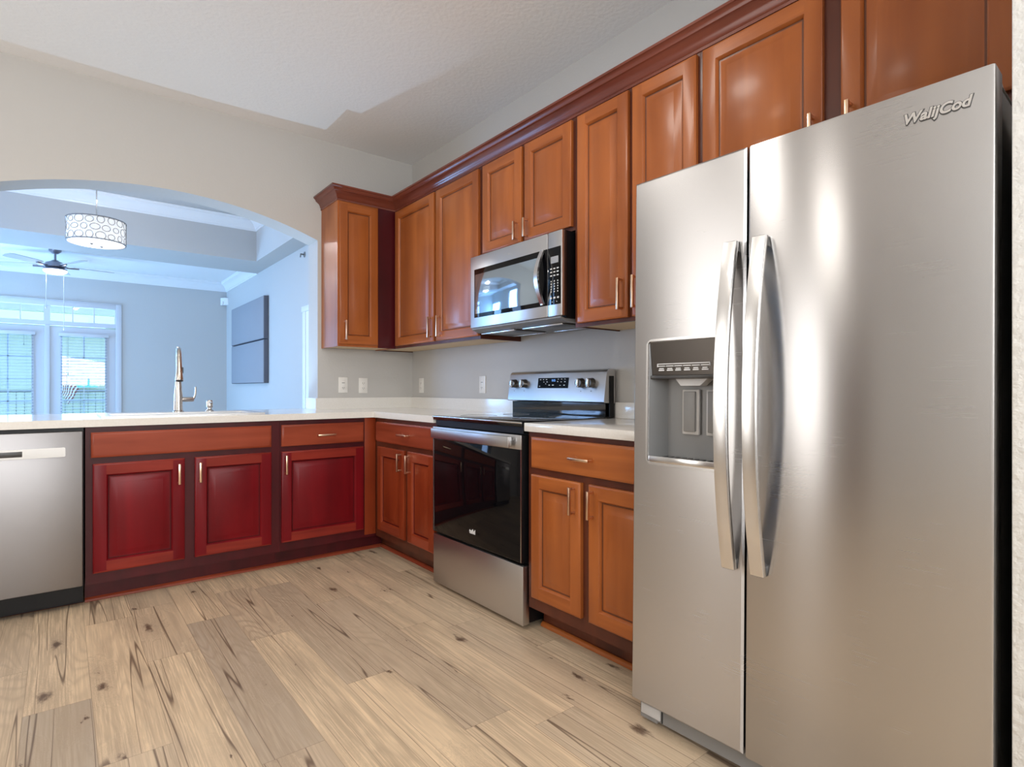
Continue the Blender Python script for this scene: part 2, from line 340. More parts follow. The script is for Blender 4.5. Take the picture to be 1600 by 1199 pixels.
DOOR = [(0, 0), (0, 0.015), (0.003, 0.0175), (0.008, 0.0195), (0.055, 0.0195), (0.058, 0.017), (0.062, 0.0070), (0.0632, 0.0055), (0.0680, 0.0050), (0.074, 0.0060), (0.099, 0.0165), (0.101, 0.0172)]
SLAB = [(0, 0), (0, 0.014), (0.003, 0.0165), (0.010, 0.0195), (0.012, 0.0195)]
def door(parent, face, back, u0, u1, z0, z1, name='door', steps=DOOR, m=None):
    return put(name, rings(bmesh.new(), face, back, u0, u1, z0, z1, steps), m or [M['wv'], M['wh'], M['glaze_shade']], parent)
def drawer_front(parent, face, back, u0, u1, z0, z1, name='drawer', m=None):
    q = (m or [0, M['wh']])[1]
    return put(name, rings(bmesh.new(), face, back, u0, u1, z0, z1, SLAB), [q, q], parent)
def handle(parent, face, back, u, z, length=0.135, vertical=True):
    """square bar pull standing off a door whose face is at 'back'"""
    bm = bmesh.new(); t = 0.0055; off = 0.034
    if vertical:
        box(bm, wp(face, back, u-t, off-0.011, z-length/2), wp(face, back, u+t, off, z+length/2), 0.0012)
        for s in (-1, 1): box(bm, wp(face, back, u-t*0.9, -0.001, z+s*(length/2-0.007)-0.005), wp(face, back, u+t*0.9, off-0.010, z+s*(length/2-0.007)+0.005), 0.001)
    else:
        box(bm, wp(face, back, u-length/2, off-0.011, z-t), wp(face, back, u+length/2, off, z+t), 0.0012)
        for s in (-1, 1): box(bm, wp(face, back, u+s*(length/2-0.007)-0.005, -0.001, z-t*0.9), wp(face, back, u+s*(length/2-0.007)+0.005, off-0.010, z+t*0.9), 0.001)
    return put('handle', bm, M['bronze'], parent)
def text_mesh(body, size, depth, shear=0.0, bold=0.0):
    cu = bpy.data.curves.new('lettering', 'FONT'); cu.body = body; cu.size = size; cu.extrude = depth; cu.shear = shear; cu.offset = bold
    cu.align_x = 'CENTER'; cu.align_y = 'CENTER'
    o = bpy.data.objects.new('lettering', cu); COL.objects.link(o)
    dg = bpy.context.evaluated_depsgraph_get(); dg.update()
    me = bpy.data.meshes.new_from_object(o.evaluated_get(dg)); bpy.data.objects.remove(o); bpy.data.curves.remove(cu); return me
def put_text(name, body, size, depth, m, parent, loc, rot, shear=0.0, bold=0.0):
    me = text_mesh(body, size, depth, shear, bold); me.materials.clear(); me.materials.append(m)
    o = bpy.data.objects.new(name, me); COL.objects.link(o); o.parent = parent; o.location = loc; o.rotation_euler = rot; return o
FACE_LEFT = (math.radians(90), 0, math.radians(-90))     # text that reads when looking towards +x
FACE_FRONT = (math.radians(90), 0, 0)                    # text that reads when looking towards +y

ZC = 2.885           # kitchen ceiling
# ================================================================ SETTING
# floor: planks along y, each with its own tone
def build_floor():
    bm = bmesh.new(); cl = bm.loops.layers.float_color.new('plank'); uvl = bm.loops.layers.uv.new('edge')
    w = 0.1825; rnd = random.Random(11)
    known = {-1: [(-1.64, 0.55, 0.9)], 0: [(-0.88, 0.25, 0.0), (-2.10, 0.35, 0.3)], 1: [(-0.80, 0.6, 0.2), (-1.455, 0.12, 0.0)],
             2: [(-1.147, 0.85, 0.75), (-2.375, 0.75, 0.5)], 3: [(-0.80, 0.7, 0.3), (-1.507, 0.05, 0.0)], 4: [(-0.854, 0.7, 0.55), (-2.104, 0.08, 0.0)],
             5: [(-1.272, 0.6, 0.5), (-2.6, 0.2, 0.1)]}
    tops = {-1: (0.15, 0.0), 0: (0.1, 0.0), 1: (0.55, 0.3), 2: (0.35, 0.0), 3: (0.2, 0.0), 4: (0.15, 0.0), 5: (0.3, 0.1)}
    for r in range(-13, 13):
        x0 = -2.147 + w * r; x1 = min(x0 + w, -0.001)
        if x0 > -0.01: break
        cuts = []; t0 = tops.get(r, (rnd.random() * 0.7, rnd.random() * 0.4))
        if r in known: cuts = list(known[r])
        else:
            y = -rnd.uniform(0.4, 1.3); cuts.append((y, rnd.random() * 0.8, rnd.random() * 0.5))
        while cuts[-1][0] > -6.2: cuts.append((cuts[-1][0] - rnd.choice((0.92, 1.22, 1.22)), rnd.random() ** 1.5 * 0.9, rnd.random() * 0.7))
        ys = [0.19] + [c[0] for c in cuts] + [-6.6]; ys[-2] = max(ys[-2], -6.5)
        tones = [t0] + [(c[1], c[2]) for c in cuts]
        for k in range(len(ys) - 1):
            ya, yb = ys[k], ys[k+1]; seed = rnd.random()
            v = [bm.verts.new(p) for p in ((x0, yb, 0), (x1, yb, 0), (x1, ya, 0), (x0, ya, 0))]
            f = bm.faces.new(v)
            L_ = ya - yb
            for lp, uv in zip(f.loops, ((0, 0), (w, 0), (w, L_), (0, L_))):
                lp[cl] = (tones[k][0], seed, tones[k][1], 1); lp[uvl].uv = uv
    v = [bm.verts.new(p) for p in ((-5.0, -6.6, -0.05), (0, -6.6, -0.05), (0, 0.19, -0.05), (-5.0, 0.19, -0.05))]
    bm.faces.new(v)
    return bm
fl = struct('floor', build_floor(), M['floor'], None, 'light oak plank floor with knots and a few greyer boards', 'floor')
struct('floor_living', B((-5.0, 0.19, -0.05), (0, 6.55, 0)), M['oakpale'], None, 'wooden floor of the dining and living rooms past the arch', 'floor')
# walls
struct('wall_right', B((0, -6.7, 0), (0.12, 6.65, 3.45)), M['wall'], None, 'greige wall behind the range that runs on into the far room', 'wall')
AX0, AX1, ASP, AAP, AT = -2.59, -0.771, 2.150, 2.317, 0.19   # arch: jambs, spring, apex, wall thickness
def arch_z(x):
    h = (AX1 - AX0) / 2; s = AAP - ASP; R_ = (h*h + s*s) / (2*s); c = (AX0 + AX1) / 2
    return AAP - R_ + math.sqrt(R_*R_ - (x-c)**2)
bm = bmesh.new()
n = 48; pts = [(AX0 + (AX1-AX0)*i/n) for i in range(n+1)]
cols = [(-5.0, ASP), (AX0, ASP)] + [(x, arch_z(x)) for x in pts[1:-1]] + [(AX1, ASP), (0.0, ASP)]
fr_ = [(bm.verts.new((x, 0, z)), bm.verts.new((x, 0, ZC+0.02))) for x, z in cols]; bk_ = [(bm.verts.new((x, AT, z)), bm.verts.new((x, AT, ZC+0.02))) for x, z in cols]
for k in range(len(cols)-1):
    f0, f1, b0, b1 = fr_[k], fr_[k+1], bk_[k], bk_[k+1]
    for q in ((f0[0], f1[0], f1[1], f0[1]), (b0[0], b0[1], b1[1], b1[0]), (f0[1], f1[1], b1[1], b0[1]), (f0[0], b0[0], b1[0], f1[0])): bm.faces.new(q)
bm.faces.new((fr_[0][0], fr_[0][1], bk_[0][1], bk_[0][0])); bm.faces.new((fr_[-1][0], bk_[-1][0], bk_[-1][1], fr_[-1][1]))
struct('wall_arch', bm, M['wall'], None, 'greige wall over the arched opening above the sink counter', 'wall')
struct('wall_arch_left', B((-5.0, 0, 0), (AX0, AT, ASP)), M['wall'], None, 'wall left of the arched opening', 'wall')
struct('wall_arch_right', B((AX1, 0, 0), (0.0, AT, ASP)), M['wall'], None, 'greige wall with two outlets right of the arched opening', 'wall')
struct('wall_knee', B((AX0+0.001, 0.02, 0), (AX1-0.001, 0.18, 0.875)), M['wall'], None, 'low wall under the counter in the arch', 'wall')
struct('ceiling', B((-5.0, -6.7, ZC), (0.0, AT, ZC+0.1)), M['ceil'], None, 'white textured kitchen ceiling', 'ceiling')
struct('wall_left', B((-5.12, -6.7, 0), (-5.0, 6.65, 3.45)), M['wall'], None, 'wall opposite the refrigerator', 'wall')
struct('wall_back', B((-5.0, -6.7, 0), (0.0, -6.6, ZC)), M['wall'], None, 'wall behind the viewer', 'wall')
struct('wall_stub', B((-0.745, -3.98, 0), (-0.002, -3.822, ZC-0.001), 0.004), M['stub'], None, 'white textured wall end beside the refrigerator', 'wall')
struct('wall_side', B((-4.3, -6.6, 0), (-4.2, -0.001, ZC-0.001)), M['wall'], None, 'kitchen wall facing the refrigerator', 'wall')
# dining tray ceiling, soffit and living ceiling
ZS = 2.737; TX0, TX1, TY0, TY1, TZ = -3.9, -0.225, 0.75, 3.773, 3.27; YB = 4.6; ZL = 2.875; YF = 6.53
bm = bmesh.new()
for a, b in (((-5, AT, ZS), (0, TY0, ZS+0.7)), ((-5, TY1, ZS), (0, YB, ZS+0.7)), ((-5, TY0, ZS), (TX0, TY1, ZS+0.7)), ((TX1, TY0, ZS), (0, TY1, ZS+0.7))): box(bm, a, b)
box(bm, (TX0, TY0, TZ), (TX1, TY1, TZ+0.1))
struct('ceiling_dining', bm, M['wall'], None, 'tray ceiling over the dining room', 'ceiling')
CROWN = [(0, 0), (0.008, 0), (0.012, 0.018), (0.02, 0.022), (0.03, 0.05), (0.055, 0.085), (0.085, 0.105), (0.095, 0.112), (0.097, 0.128), (0.105, 0.135), (0.105, 0.15), (0, 0.15)]
struct('trim_1', sweep(bmesh.new(), [(TX0, TY0), (TX1, TY0), (TX1, TY1), (TX0, TY1)], [(o, u*0.95) for o, u in CROWN], 3.125, 1, True), M['white'], None, 'white crown moulding inside the tray ceiling', 'moulding')
struct('ceiling_living', B((-5, YB, ZL), (0, YF, ZL+0.1)), M['ceil'], None, 'living room ceiling with the fan', 'ceiling')
struct('trim_2', sweep(bmesh.new(), [(0, YB+0.001), (0, YF), (-5, YF)], CROWN, ZL-0.151, 1), M['white'], None, 'white crown moulding around the far living room', 'moulding')
# far wall with the french doors
UX0, UX1, DZT = -3.27, -1.485, 2.36
bm = bmesh.new()
box(bm, (-5, YF, 0), (UX0+0.06, YF+0.12, ZL)); box(bm, (UX1-0.06, YF, 0), (0, YF+0.12, ZL)); box(bm, (UX0+0.06, YF, DZT-0.06), (UX1-0.06, YF+0.12, ZL))
struct('wall_far', bm, M['wall'], None, 'far living room wall around the french doors', 'wall')
bm = bmesh.new()
for a, b in (((UX1-0.075, YF-0.02, 0), (UX1, YF-0.001, DZT)), ((UX0, YF-0.02, 0), (UX0+0.075, YF-0.001, DZT)), ((UX0+0.075, YF-0.02, DZT-0.075), (UX1-0.075, YF-0.001, DZT)), ((UX0, YF-0.026, DZT), (UX1, YF-0.001, DZT+0.012))): box(bm, a, b, 0.004)
struct('trim_3', bm, M['white2'], None, 'white casing around the french doors and transom', 'casing')
XM = -2.378
wr = bpy.data.objects.new('window_1', None); COL.objects.link(wr); wr.location = (XM, YF+0.05, 2.18); tag(wr, 'row of small transom panes above the french doors', 'window', None, 'structure')
bm = bmesh.new(); zt0, zt1 = 2.065, 2.29
box(bm, (UX0+0.06, YF+0.02, 2.0), (UX1-0.06, YF+0.09, zt0)); box(bm, (UX0+0.06, YF+0.02, zt1), (UX1-0.06, YF+0.09, 2.30))
for x, hw in ((XM, 0.037), (UX0+0.07, 0.015), (UX1-0.07, 0.015)): box(bm, (x-hw, YF+0.02, zt0), (x+hw, YF+0.09, zt1))
xl = [XM+0.037 + (UX1-0.085-XM-0.037)*k/3 for k in range(4)]
for x in (xl[1], xl[2], 2*XM-xl[1], 2*XM-xl[2]): box(bm, (x-0.008, YF+0.03, zt0), (x+0.008, YF+0.07, zt1))
put('window_frame', bm, M['white2'], wr); put('window_pane', B((UX0+0.07, YF+0.05, zt0), (UX1-0.07, YF+0.054, zt1)), M['glass'], wr)
box_mull = B((XM-0.03, YF+0.005, 0), (XM+0.03, YF+0.09, 2.0), 0.004); struct('trim_4', box_mull, M['white2'], None, 'white post between the two french doors', 'post')
def french(nm, x0, x1, g0, g1, hinge_right, lab):
    r = bpy.data.objects.new(nm, None); COL.objects.link(r); r.location = ((x0+x1)/2, YF+0.05, 0); tag(r, lab, 'door', None, 'structure')
    bm = bmesh.new()
    box(bm, (x0, YF+0.03, 0.01), (g0, YF+0.075, 1.985)); box(bm, (g1, YF+0.03, 0.01), (x1, YF+0.075, 1.985)); box(bm, (g0, YF+0.03, 1.86), (g1, YF+0.075, 1.985)); box(bm, (g0, YF+0.03, 0.01), (g1, YF+0.075, 0.25))
    for a, b in (((g0-0.02, YF+0.02, 0.23), (g0+0.008, YF+0.03, 1.88)), ((g1-0.008, YF+0.02, 0.23), (g1+0.02, YF+0.03, 1.88))): box(bm, a, b)
    put('door_panel', bm, M['white2'], r)
    put('door_pane', B((g0, YF+0.05, 0.25), (g1, YF+0.054, 1.86)), M['glass'], r)
    bm = bmesh.new(); xm = (g0+g1)/2
    box(bm, (xm-0.009, YF+0.055, 0.25), (xm+0.009, YF+0.07, 1.86))
    for k in range(1, 5): z = 0.25 + 1.61*k/5; box(bm, (g0, YF+0.055, z-0.008), (g1, YF+0.07, z+0.008))
    put('door_grille', bm, M['white2'], r)
    # blind hung on the leaf
    b = root('window_blind', (xm, YF+0.01, 1.87), f'white horizontal slat blind on the {"right" if x0 > XM else "left"} french door', 'blind', 'slatted blinds on the french doors')
    bm = bmesh.new(); z = 1.835; tilt = math.radians(6)
    while z > 0.24:
        c, s = math.cos(tilt)*0.022, math.sin(tilt)*0.022; y = YF-0.004
        for dz in (0.0,):
            prism(bm, [(y-c, z-s-0.002), (y+c, z+s-0.002), (y+c, z+s+0.002), (y-c, z-s+0.002)], 'x', g0-0.012, g1+0.012)
        z -= 0.044
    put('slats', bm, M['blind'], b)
    put('headrail', B((g0-0.035, YF-0.035, 1.845), (g1+0.035, YF+0.018, 1.892), 0.004), M['white2'], b)
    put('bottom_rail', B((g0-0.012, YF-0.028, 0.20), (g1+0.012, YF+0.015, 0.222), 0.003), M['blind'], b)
    for q in (g0+0.06, g1-0.06): put('ladder_cord', tube(bmesh.new(), [(q, YF-0.03, 1.85), (q, YF-0.03, 0.22)], 0.0012, 6), M['blind'], b)
    bm = bmesh.new(); q = g1-0.09 if x0 < XM else g0+0.075; zz = 1.72 if x0 < XM else 1.3
    tube(bm, [(q, YF-0.04, 1.85), (q, YF-0.04, zz)], 0.002, 6); lathe(bm, (q, YF-0.04, zz-0.03), [(0.0, 0), (0.007, 0.004), (0.005, 0.026), (0, 0.032)], 10)
    put('pull_cord', bm, M['rail'], b)
    return r
french('door_1', XM+0.031, UX1-0.062, -2.213, -1.685, True, 'white french door on the right with a blind on its glass')
french('door_2', UX0+0.062, XM-0.031, 2*XM+1.685, 2*XM+2.213, False, 'white french door on the left with a blind on its glass')
# side doorway in the far room, its casing just seen beside the arch
bm = bmesh.new()
for a, b in (((-0.022, 2.50, 0), (-0.001, 2.60, 1.965)), ((-0.022, 1.55, 0), (-0.001, 1.65, 1.965)), ((-0.026, 1.53, 1.965), (-0.001, 2.62, 2.03))): box(bm, a, b, 0.004)
struct('trim_5', bm, M['white'], None, 'white door casing on the far right wall just past the arch', 'casing')
r = bpy.data.objects.new('door_4', None); COL.objects.link(r); r.location = (-0.01, 2.07, 0); tag(r, 'white door inside the casing past the arch', 'door', None, 'structure')
put('door_panel', B((-0.012, 1.65, 0.01), (-0.001, 2.50, 1.965)), M['white'], r)
# unseen kitchen side: window frame and brown panel added for the refrigerator's reflections
bm = bmesh.new()
for a, b in (((-4.2, -1.85, 0.45), (-4.165, -1.75, 2.45)), ((-4.2, -0.95, 0.45), (-4.165, -0.85, 2.45)), ((-4.2, -1.75, 2.35), (-4.165, -0.95, 2.45)), ((-4.2, -1.75, 0.45), (-4.165, -0.95, 0.55))): box(bm, a, b, 0.004)
struct('window_unseen', bm, M['white'], None, 'white window frame added on the unseen kitchen side wall', 'window')
struct('panel_unseen', B((-4.2, -2.72, 0.0), (-4.17, -2.08, 2.3), 0.004), M['brown'], None, 'brown panel added on the unseen kitchen side wall', 'door')
# shoe moulding under the base cabinets
SHOE = [(0, 0), (0.016, 0), (0.016, 0.006), (0.011, 0.014), (0.004, 0.019), (0, 0.019)]
bm = sweep(bmesh.new(), [(-2.135, -0.512), (-0.514, -0.512), (-0.514, -1.378)], SHOE, 0.0005, -1)
struct('trim_6', bm, M['mh'], None, 'cherry shoe moulding along the foot of the corner cabinets', 'moulding')
bm = sweep(bmesh.new(), [(-0.514, -2.163), (-0.514, -2.875)], SHOE, 0.0005, -1)
struct('trim_7', bm, M['wh'], None, 'cherry shoe moulding between the range and the refrigerator', 'moulding')
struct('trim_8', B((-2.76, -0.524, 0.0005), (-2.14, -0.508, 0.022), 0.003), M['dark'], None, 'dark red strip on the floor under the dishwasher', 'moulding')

# ================================================================ BASE CABINETS
FY, FX = -0.600, -0.600            # face frame planes
def frame(bm, face, back, u0, u1, z0, z1, d0, d1):
    box(bm, wp(face, back, u0, d0, z0), wp(face, back, u1, d1, z1))
TK = 0.105
RED = [M['rv'], M['rh'], M['rglaze_shade']]; RFRONT = [M['mh'], M['mh'], M['rglaze_shade']]; RBROWN = [M['mv'], M['mh'], M['rglaze_shade']]
# sink base
r = root('sink_base_cabinet', (-1.675, -0.3, 0), 'wide reddish cherry cabinet under the sink with two doors and a false front', 'cabinet', 'cherry base cabinets')
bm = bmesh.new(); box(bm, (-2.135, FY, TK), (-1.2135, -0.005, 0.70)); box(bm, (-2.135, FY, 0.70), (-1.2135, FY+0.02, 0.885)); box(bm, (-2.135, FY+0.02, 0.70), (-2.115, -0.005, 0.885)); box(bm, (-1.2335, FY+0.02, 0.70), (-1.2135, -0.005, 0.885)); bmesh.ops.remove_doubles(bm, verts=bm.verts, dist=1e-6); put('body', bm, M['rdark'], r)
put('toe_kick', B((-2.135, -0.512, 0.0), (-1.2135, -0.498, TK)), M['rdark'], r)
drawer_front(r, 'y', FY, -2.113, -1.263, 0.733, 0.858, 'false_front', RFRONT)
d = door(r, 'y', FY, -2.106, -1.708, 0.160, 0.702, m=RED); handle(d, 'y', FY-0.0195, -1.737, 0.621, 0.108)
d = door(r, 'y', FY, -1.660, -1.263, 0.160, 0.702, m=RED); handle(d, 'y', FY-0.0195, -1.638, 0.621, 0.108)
# drawer base with the corner filler
r = root('drawer_base_cabinet', (-0.91, -0.3, 0), 'cherry cabinet in the corner right of the sink with one drawer over one door', 'cabinet', 'cherry base cabinets')
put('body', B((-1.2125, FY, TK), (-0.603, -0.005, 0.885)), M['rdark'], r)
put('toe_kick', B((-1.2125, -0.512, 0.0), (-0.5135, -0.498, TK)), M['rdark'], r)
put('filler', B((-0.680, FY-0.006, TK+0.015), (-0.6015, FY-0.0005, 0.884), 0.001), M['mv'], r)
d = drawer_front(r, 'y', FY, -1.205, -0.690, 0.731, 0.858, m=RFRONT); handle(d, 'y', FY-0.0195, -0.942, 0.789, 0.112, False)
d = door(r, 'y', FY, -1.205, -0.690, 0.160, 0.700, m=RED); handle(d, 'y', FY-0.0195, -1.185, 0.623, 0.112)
# narrow two-door cabinet left of the range
r = root('narrow_base_cabinet', (-0.3, -1.0, 0), 'cherry cabinet between the corner and the range with a drawer over two narrow doors', 'cabinet', 'cherry base cabinets')
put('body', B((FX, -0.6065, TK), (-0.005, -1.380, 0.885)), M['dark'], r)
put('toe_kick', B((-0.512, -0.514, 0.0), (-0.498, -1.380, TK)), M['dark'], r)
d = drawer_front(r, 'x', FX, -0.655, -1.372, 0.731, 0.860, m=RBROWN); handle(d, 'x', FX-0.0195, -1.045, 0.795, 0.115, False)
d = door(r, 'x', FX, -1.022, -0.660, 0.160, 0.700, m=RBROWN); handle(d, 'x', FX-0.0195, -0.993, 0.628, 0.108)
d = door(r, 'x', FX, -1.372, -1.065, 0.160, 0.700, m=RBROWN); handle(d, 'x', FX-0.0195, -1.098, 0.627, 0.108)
# cabinet right of the range
r = root('fridge_side_base_cabinet', (-0.3, -2.52, 0), 'cherry cabinet between the range and the refrigerator with a drawer over two doors', 'cabinet', 'cherry base cabinets')
put('body', B((FX, -2.164, TK), (-0.005, -2.874, 0.885)), M['dark'], r)
put('toe_kick', B((-0.512, -2.164, 0.0), (-0.498, -2.874, TK)), M['dark'], r)
d = drawer_front(r, 'x', FX, -2.868, -2.196, 0.730, 0.864); handle(d, 'x', FX-0.0195, -2.515, 0.796, 0.112, False)
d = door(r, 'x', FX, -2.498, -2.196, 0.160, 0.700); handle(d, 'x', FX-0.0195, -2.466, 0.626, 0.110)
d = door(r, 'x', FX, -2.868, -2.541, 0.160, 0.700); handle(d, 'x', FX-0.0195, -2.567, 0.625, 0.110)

# ================================================================ COUNTERTOPS
CE, CZ0, CZ1 = -0.626, 0.8865, 0.9245
r = root('countertop', (-1.5, -0.3, CZ0), 'white quartz countertop running through the arch and around the corner to the range', 'countertop')
bm = bmesh.new()
SKX0, SKX1, SKY0, SKY1 = -2.05, -1.30, -0.53, -0.19
for a, b in (((-2.80, CE), (SKX0, 0.0)), ((SKX1, CE), (-0.0, 0.0)), ((SKX0, CE), (SKX1, SKY0)), ((SKX0, SKY1), (SKX1, 0.0)), ((AX0+0.001, 0.0), (AX1-0.001, 0.235)), ((CE, -1.383), (0, CE))):
    box(bm, (a[0], a[1], CZ0), (b[0], b[1], CZ1))
bmesh.ops.remove_doubles(bm, verts=bm.verts, dist=1e-5)
put('slab', bm, M['quartz'], r)
bm = bmesh.new()
prism(bm, [(-0.001, -0.001), (-0.001, -1.383), (-0.021, -1.383), (-0.021, -0.021), (AX1-0.021, -0.021), (AX1-0.021, AT), (AX1-0.0005, AT), (AX1-0.0005, -0.001)], 'z', CZ1, 1.006)
put('backsplash', bm, M['quartz'], r)
r = root('countertop', (-0.3, -2.5, CZ0), 'short white quartz countertop between the range and the refrigerator', 'countertop')
put('slab', B((CE, -2.160, CZ0), (-0.001, -2.874, CZ1), 0.003), M['quartz'], r)
put('backsplash', B((-0.021, -2.160, CZ1), (-0.001, -2.874, 1.006), 0.002), M['quartz'], r)

# ================================================================ SINK, FAUCET, DISPENSER
r = root('sink', (-1.675, -0.3, CZ1), 'satin drop-in sink set into the counter under the arch', 'sink')
bm = bmesh.new(); x0, x1, y0, y1 = -2.068, -1.282, -0.553, -0.060; ix0, ix1, iy0, iy1 = -2.02, -1.33, -0.505, -0.205
for a, b in (((x0, y0), (x1, iy0)), ((x0, iy1), (x1, y1)), ((x0, iy0), (ix0, iy1)), ((ix1, iy0), (x1, iy1))): box(bm, (*a, CZ1+0.0005), (*b, CZ1+0.0095))
bmesh.ops.remove_doubles(bm, verts=bm.verts, dist=1e-5)
put('rim', bm, M['sinkm'], r)
bm = bmesh.new(); zb = 0.72; t = 0.004
for a, b in (((ix0, iy0, zb), (ix1, iy1, zb+t)), ((ix0, iy0, zb), (ix0+t, iy1, CZ1+0.004)), ((ix1-t, iy0, zb), (ix1, iy1, CZ1+0.004)), ((ix0, iy0, zb), (ix1, iy0+t, CZ1+0.004)), ((ix0, iy1-t, zb), (ix1, iy1, CZ1+0.004))): box(bm, a, b)
put('bowl', bm, M['sinkm'], r)
FB = Vector((-1.668, -0.125, CZ1+0.0095))
r = root('faucet', FB, 'tall brushed nickel pull-down kitchen faucet behind the sink', 'faucet')
bm = bmesh.new(); lathe(bm, FB, [(0, 0), (0.031, 0), (0.031, 0.004), (0.026, 0.010), (0.025, 0.06), (0.024, 0.10), (0.020, 0.15), (0.0155, 0.20), (0.0135, 0.235), (0.0135, 0.30)], 28)
put('body', bm, M['nickel'], r)
bm = bmesh.new(); R_ = 0.062; pts = [FB + Vector((0, 0, 0.285)), FB + Vector((0, 0, 0.315))]
for k in range(1, 13): a = math.pi * k / 12 * 0.94; pts.append(FB + Vector((-0.014*math.sin(a/2)**2, -R_*(1-math.cos(a)), 0.318 + R_*math.sin(a))))
tube(bm, pts, 0.0135, 16); put('spout', bm, M['nickel'], r)
e = pts[-1]; t = (pts[-1]-pts[-2]).normalized()
bm = bmesh.new(); tube(bm, [e + t*k for k in (-0.004, 0.0, 0.05, 0.10, 0.145, 0.15)], [0.0135, 0.0145, 0.0155, 0.018, 0.022, 0.021], 20); sh = put('spray_head', bm, M['nickel'], r)
bm = bmesh.new(); tube(bm, [e + t*0.1485, e + t*0.1515], 0.018, 20); put('spray_face', bm, M['dgrey'], sh)
q = e + t*0.085; put('spray_button', B(q + Vector((0.012, -0.012, -0.018)), q + Vector((0.020, 0.004, 0.018)), 0.002), M['dgrey'], sh)
bm = bmesh.new(); tube(bm, [FB + Vector((0.015, 0, 0.075)), FB + Vector((0.075, 0, 0.075)), FB + Vector((0.082, 0, 0.076))], [0.015, 0.015, 0.012], 18); 
h = put('handle_stem', bm, M['nickel'], r)
bm = bmesh.new(); tube(bm, [FB + Vector(v) for v in ((0.066, 0, 0.074), (0.082, 0, 0.082), (0.090, -0.004, 0.105), (0.092, -0.006, 0.135), (0.091, -0.006, 0.152))], [0.009, 0.009, 0.0065, 0.0055, 0.006], 14); put('lever', bm, M['nickel'], r)
SB = Vector((-1.497, -0.125, CZ1+0.0095))
r = root('soap_dispenser', SB, 'short brushed nickel soap dispenser right of the faucet', 'soap dispenser')
bm = bmesh.new(); lathe(bm, SB, [(0, 0), (0.026, 0), (0.026, 0.003), (0.020, 0.009), (0.013, 0.012), (0.013, 0.022), (0, 0.022)], 24); put('base', bm, M['nickel'], r)
bm = bmesh.new(); lathe(bm, SB, [(0, 0.022), (0.018, 0.022), (0.019, 0.028), (0.019, 0.062), (0.016, 0.068), (0, 0.068)], 24); tube(bm, [SB + Vector((0, 0, 0.052)), SB + Vector((0.0, -0.05, 0.056)), SB + Vector((0.0, -0.058, 0.050))], 0.0065, 10); put('pump_head', bm, M['nickel'], r)

# ================================================================ DISHWASHER
DX0, DX1 = -2.745, -2.1415
r = root('dishwasher', (-2.44, -0.3, 0), 'stainless steel dishwasher left of the sink cabinet', 'dishwasher')
put('tub', B((DX0+0.004, -0.585, 0.03), (DX1-0.002, -0.02, 0.882)), M['black'], r)
put('gasket', B((DX0, -0.602, 0.10), (DX1, -0.586, 0.884)), M['black'], r)
put('toe_panel', B((DX0, -0.530, 0.006), (DX1, -0.515, 0.105)), M['black'], r)
dr = put('door_panel', B((DX0+0.006, -0.640, 0.116), (DX1-0.004, -0.603, 0.868), 0.004), M['steel3'], r)
bm = bmesh.new(); hx0, hx1, hz0, hz1 = -2.674, -2.212, 0.750, 0.795
pl = [(p[0] + (hx0+hx1)/2, p[1] + (hz0+hz1)/2) for p in rrect(hx1-hx0, hz1-hz0, 0.006)]
prism(bm, pl, 'y', -0.639, -0.647); put('handle_plate', bm, M['bar'], dr)
put('handle_pocket', B((-2.52, -0.6485, 0.760), (-2.368, -0.6465, 0.785), 0.001), M['dgrey'], dr)

# ================================================================ RANGE
RY0, RY1 = -1.388, -2.150; RF = -0.629
r = root('range', (-0.33, -1.769, 0), 'stainless steel and black glass electric range between the base cabinets', 'range')
put('body', B((-0.585, RY0-0.003, 0.022), (-0.03, RY1+0.003, 0.905)), M['black'], r)
for y in (RY0-0.06, RY1+0.06):
    for x in (-0.52, -0.09): put('foot', lathe(bmesh.new(), (x, y, 0), [(0, 0), (0.018, 0), (0.018, 0.008), (0.010, 0.010), (0.010, 0.024)], 14), M['dgrey'], r)
ct = put('cooktop', B((-0.632, RY0, 0.905), (-0.075, RY1, 0.929), 0.004), M['cook'], r)
for x, y, rr in ((-0.46, -1.58, 0.10), (-0.46, -1.97, 0.115), (-0.20, -1.58, 0.075), (-0.20, -1.97, 0.075)):
    put('burner_ring', lathe(bmesh.new(), (x, y, 0.9287), [(rr-0.003, 0), (rr-0.003, 0.0006), (rr, 0.0006), (rr, 0)], 48), M['mgrey'], ct)
put('cooktop_trim', B((-0.636, RY0+0.001, 0.918), (-0.628, RY1-0.001, 0.927), 0.003), M['bar'], ct)
put('vent_trim', B((-0.615, RY0-0.006, 0.873), (-0.586, RY1+0.006, 0.903)), M['black'], r)
dr = put('oven_door', B((RF, RY0-0.001, 0.296), (-0.588, RY1+0.001, 0.868), 0.004), M['black'], r)
put('door_glass', B((RF-0.003, RY0-0.006, 0.303), (RF+0.001, RY1+0.006, 0.803), 0.001), M['bglass'], dr)
for y in (RY0-0.004, RY1+0.004): put('door_edge', B((RF-0.004, y-0.002, 0.300), (RF, y+0.002, 0.803)), M['bar'], dr)
put('door_band', B((RF-0.004, RY0-0.001, 0.803), (RF+0.002, RY1+0.001, 0.868), 0.002), M['steel2'], dr)
bm = bmesh.new()
box(bm, (RF-0.038, RY0-0.034, 0.811), (RF-0.026, RY1+0.050, 0.861), 0.004)
for y in (RY0-0.052, RY1+0.090): box(bm, (RF-0.030, y-0.014, 0.815), (RF-0.003, y+0.014, 0.857), 0.003)
put('handle', bm, M['steel2'], dr)
put_text('logo', 'tsfid', 0.030, 0.0004, M['ink'], dr, Vector((RF-0.0036, -1.768, 0.364)) - origin_of(r), FACE_LEFT, 0.0, 0.0012)
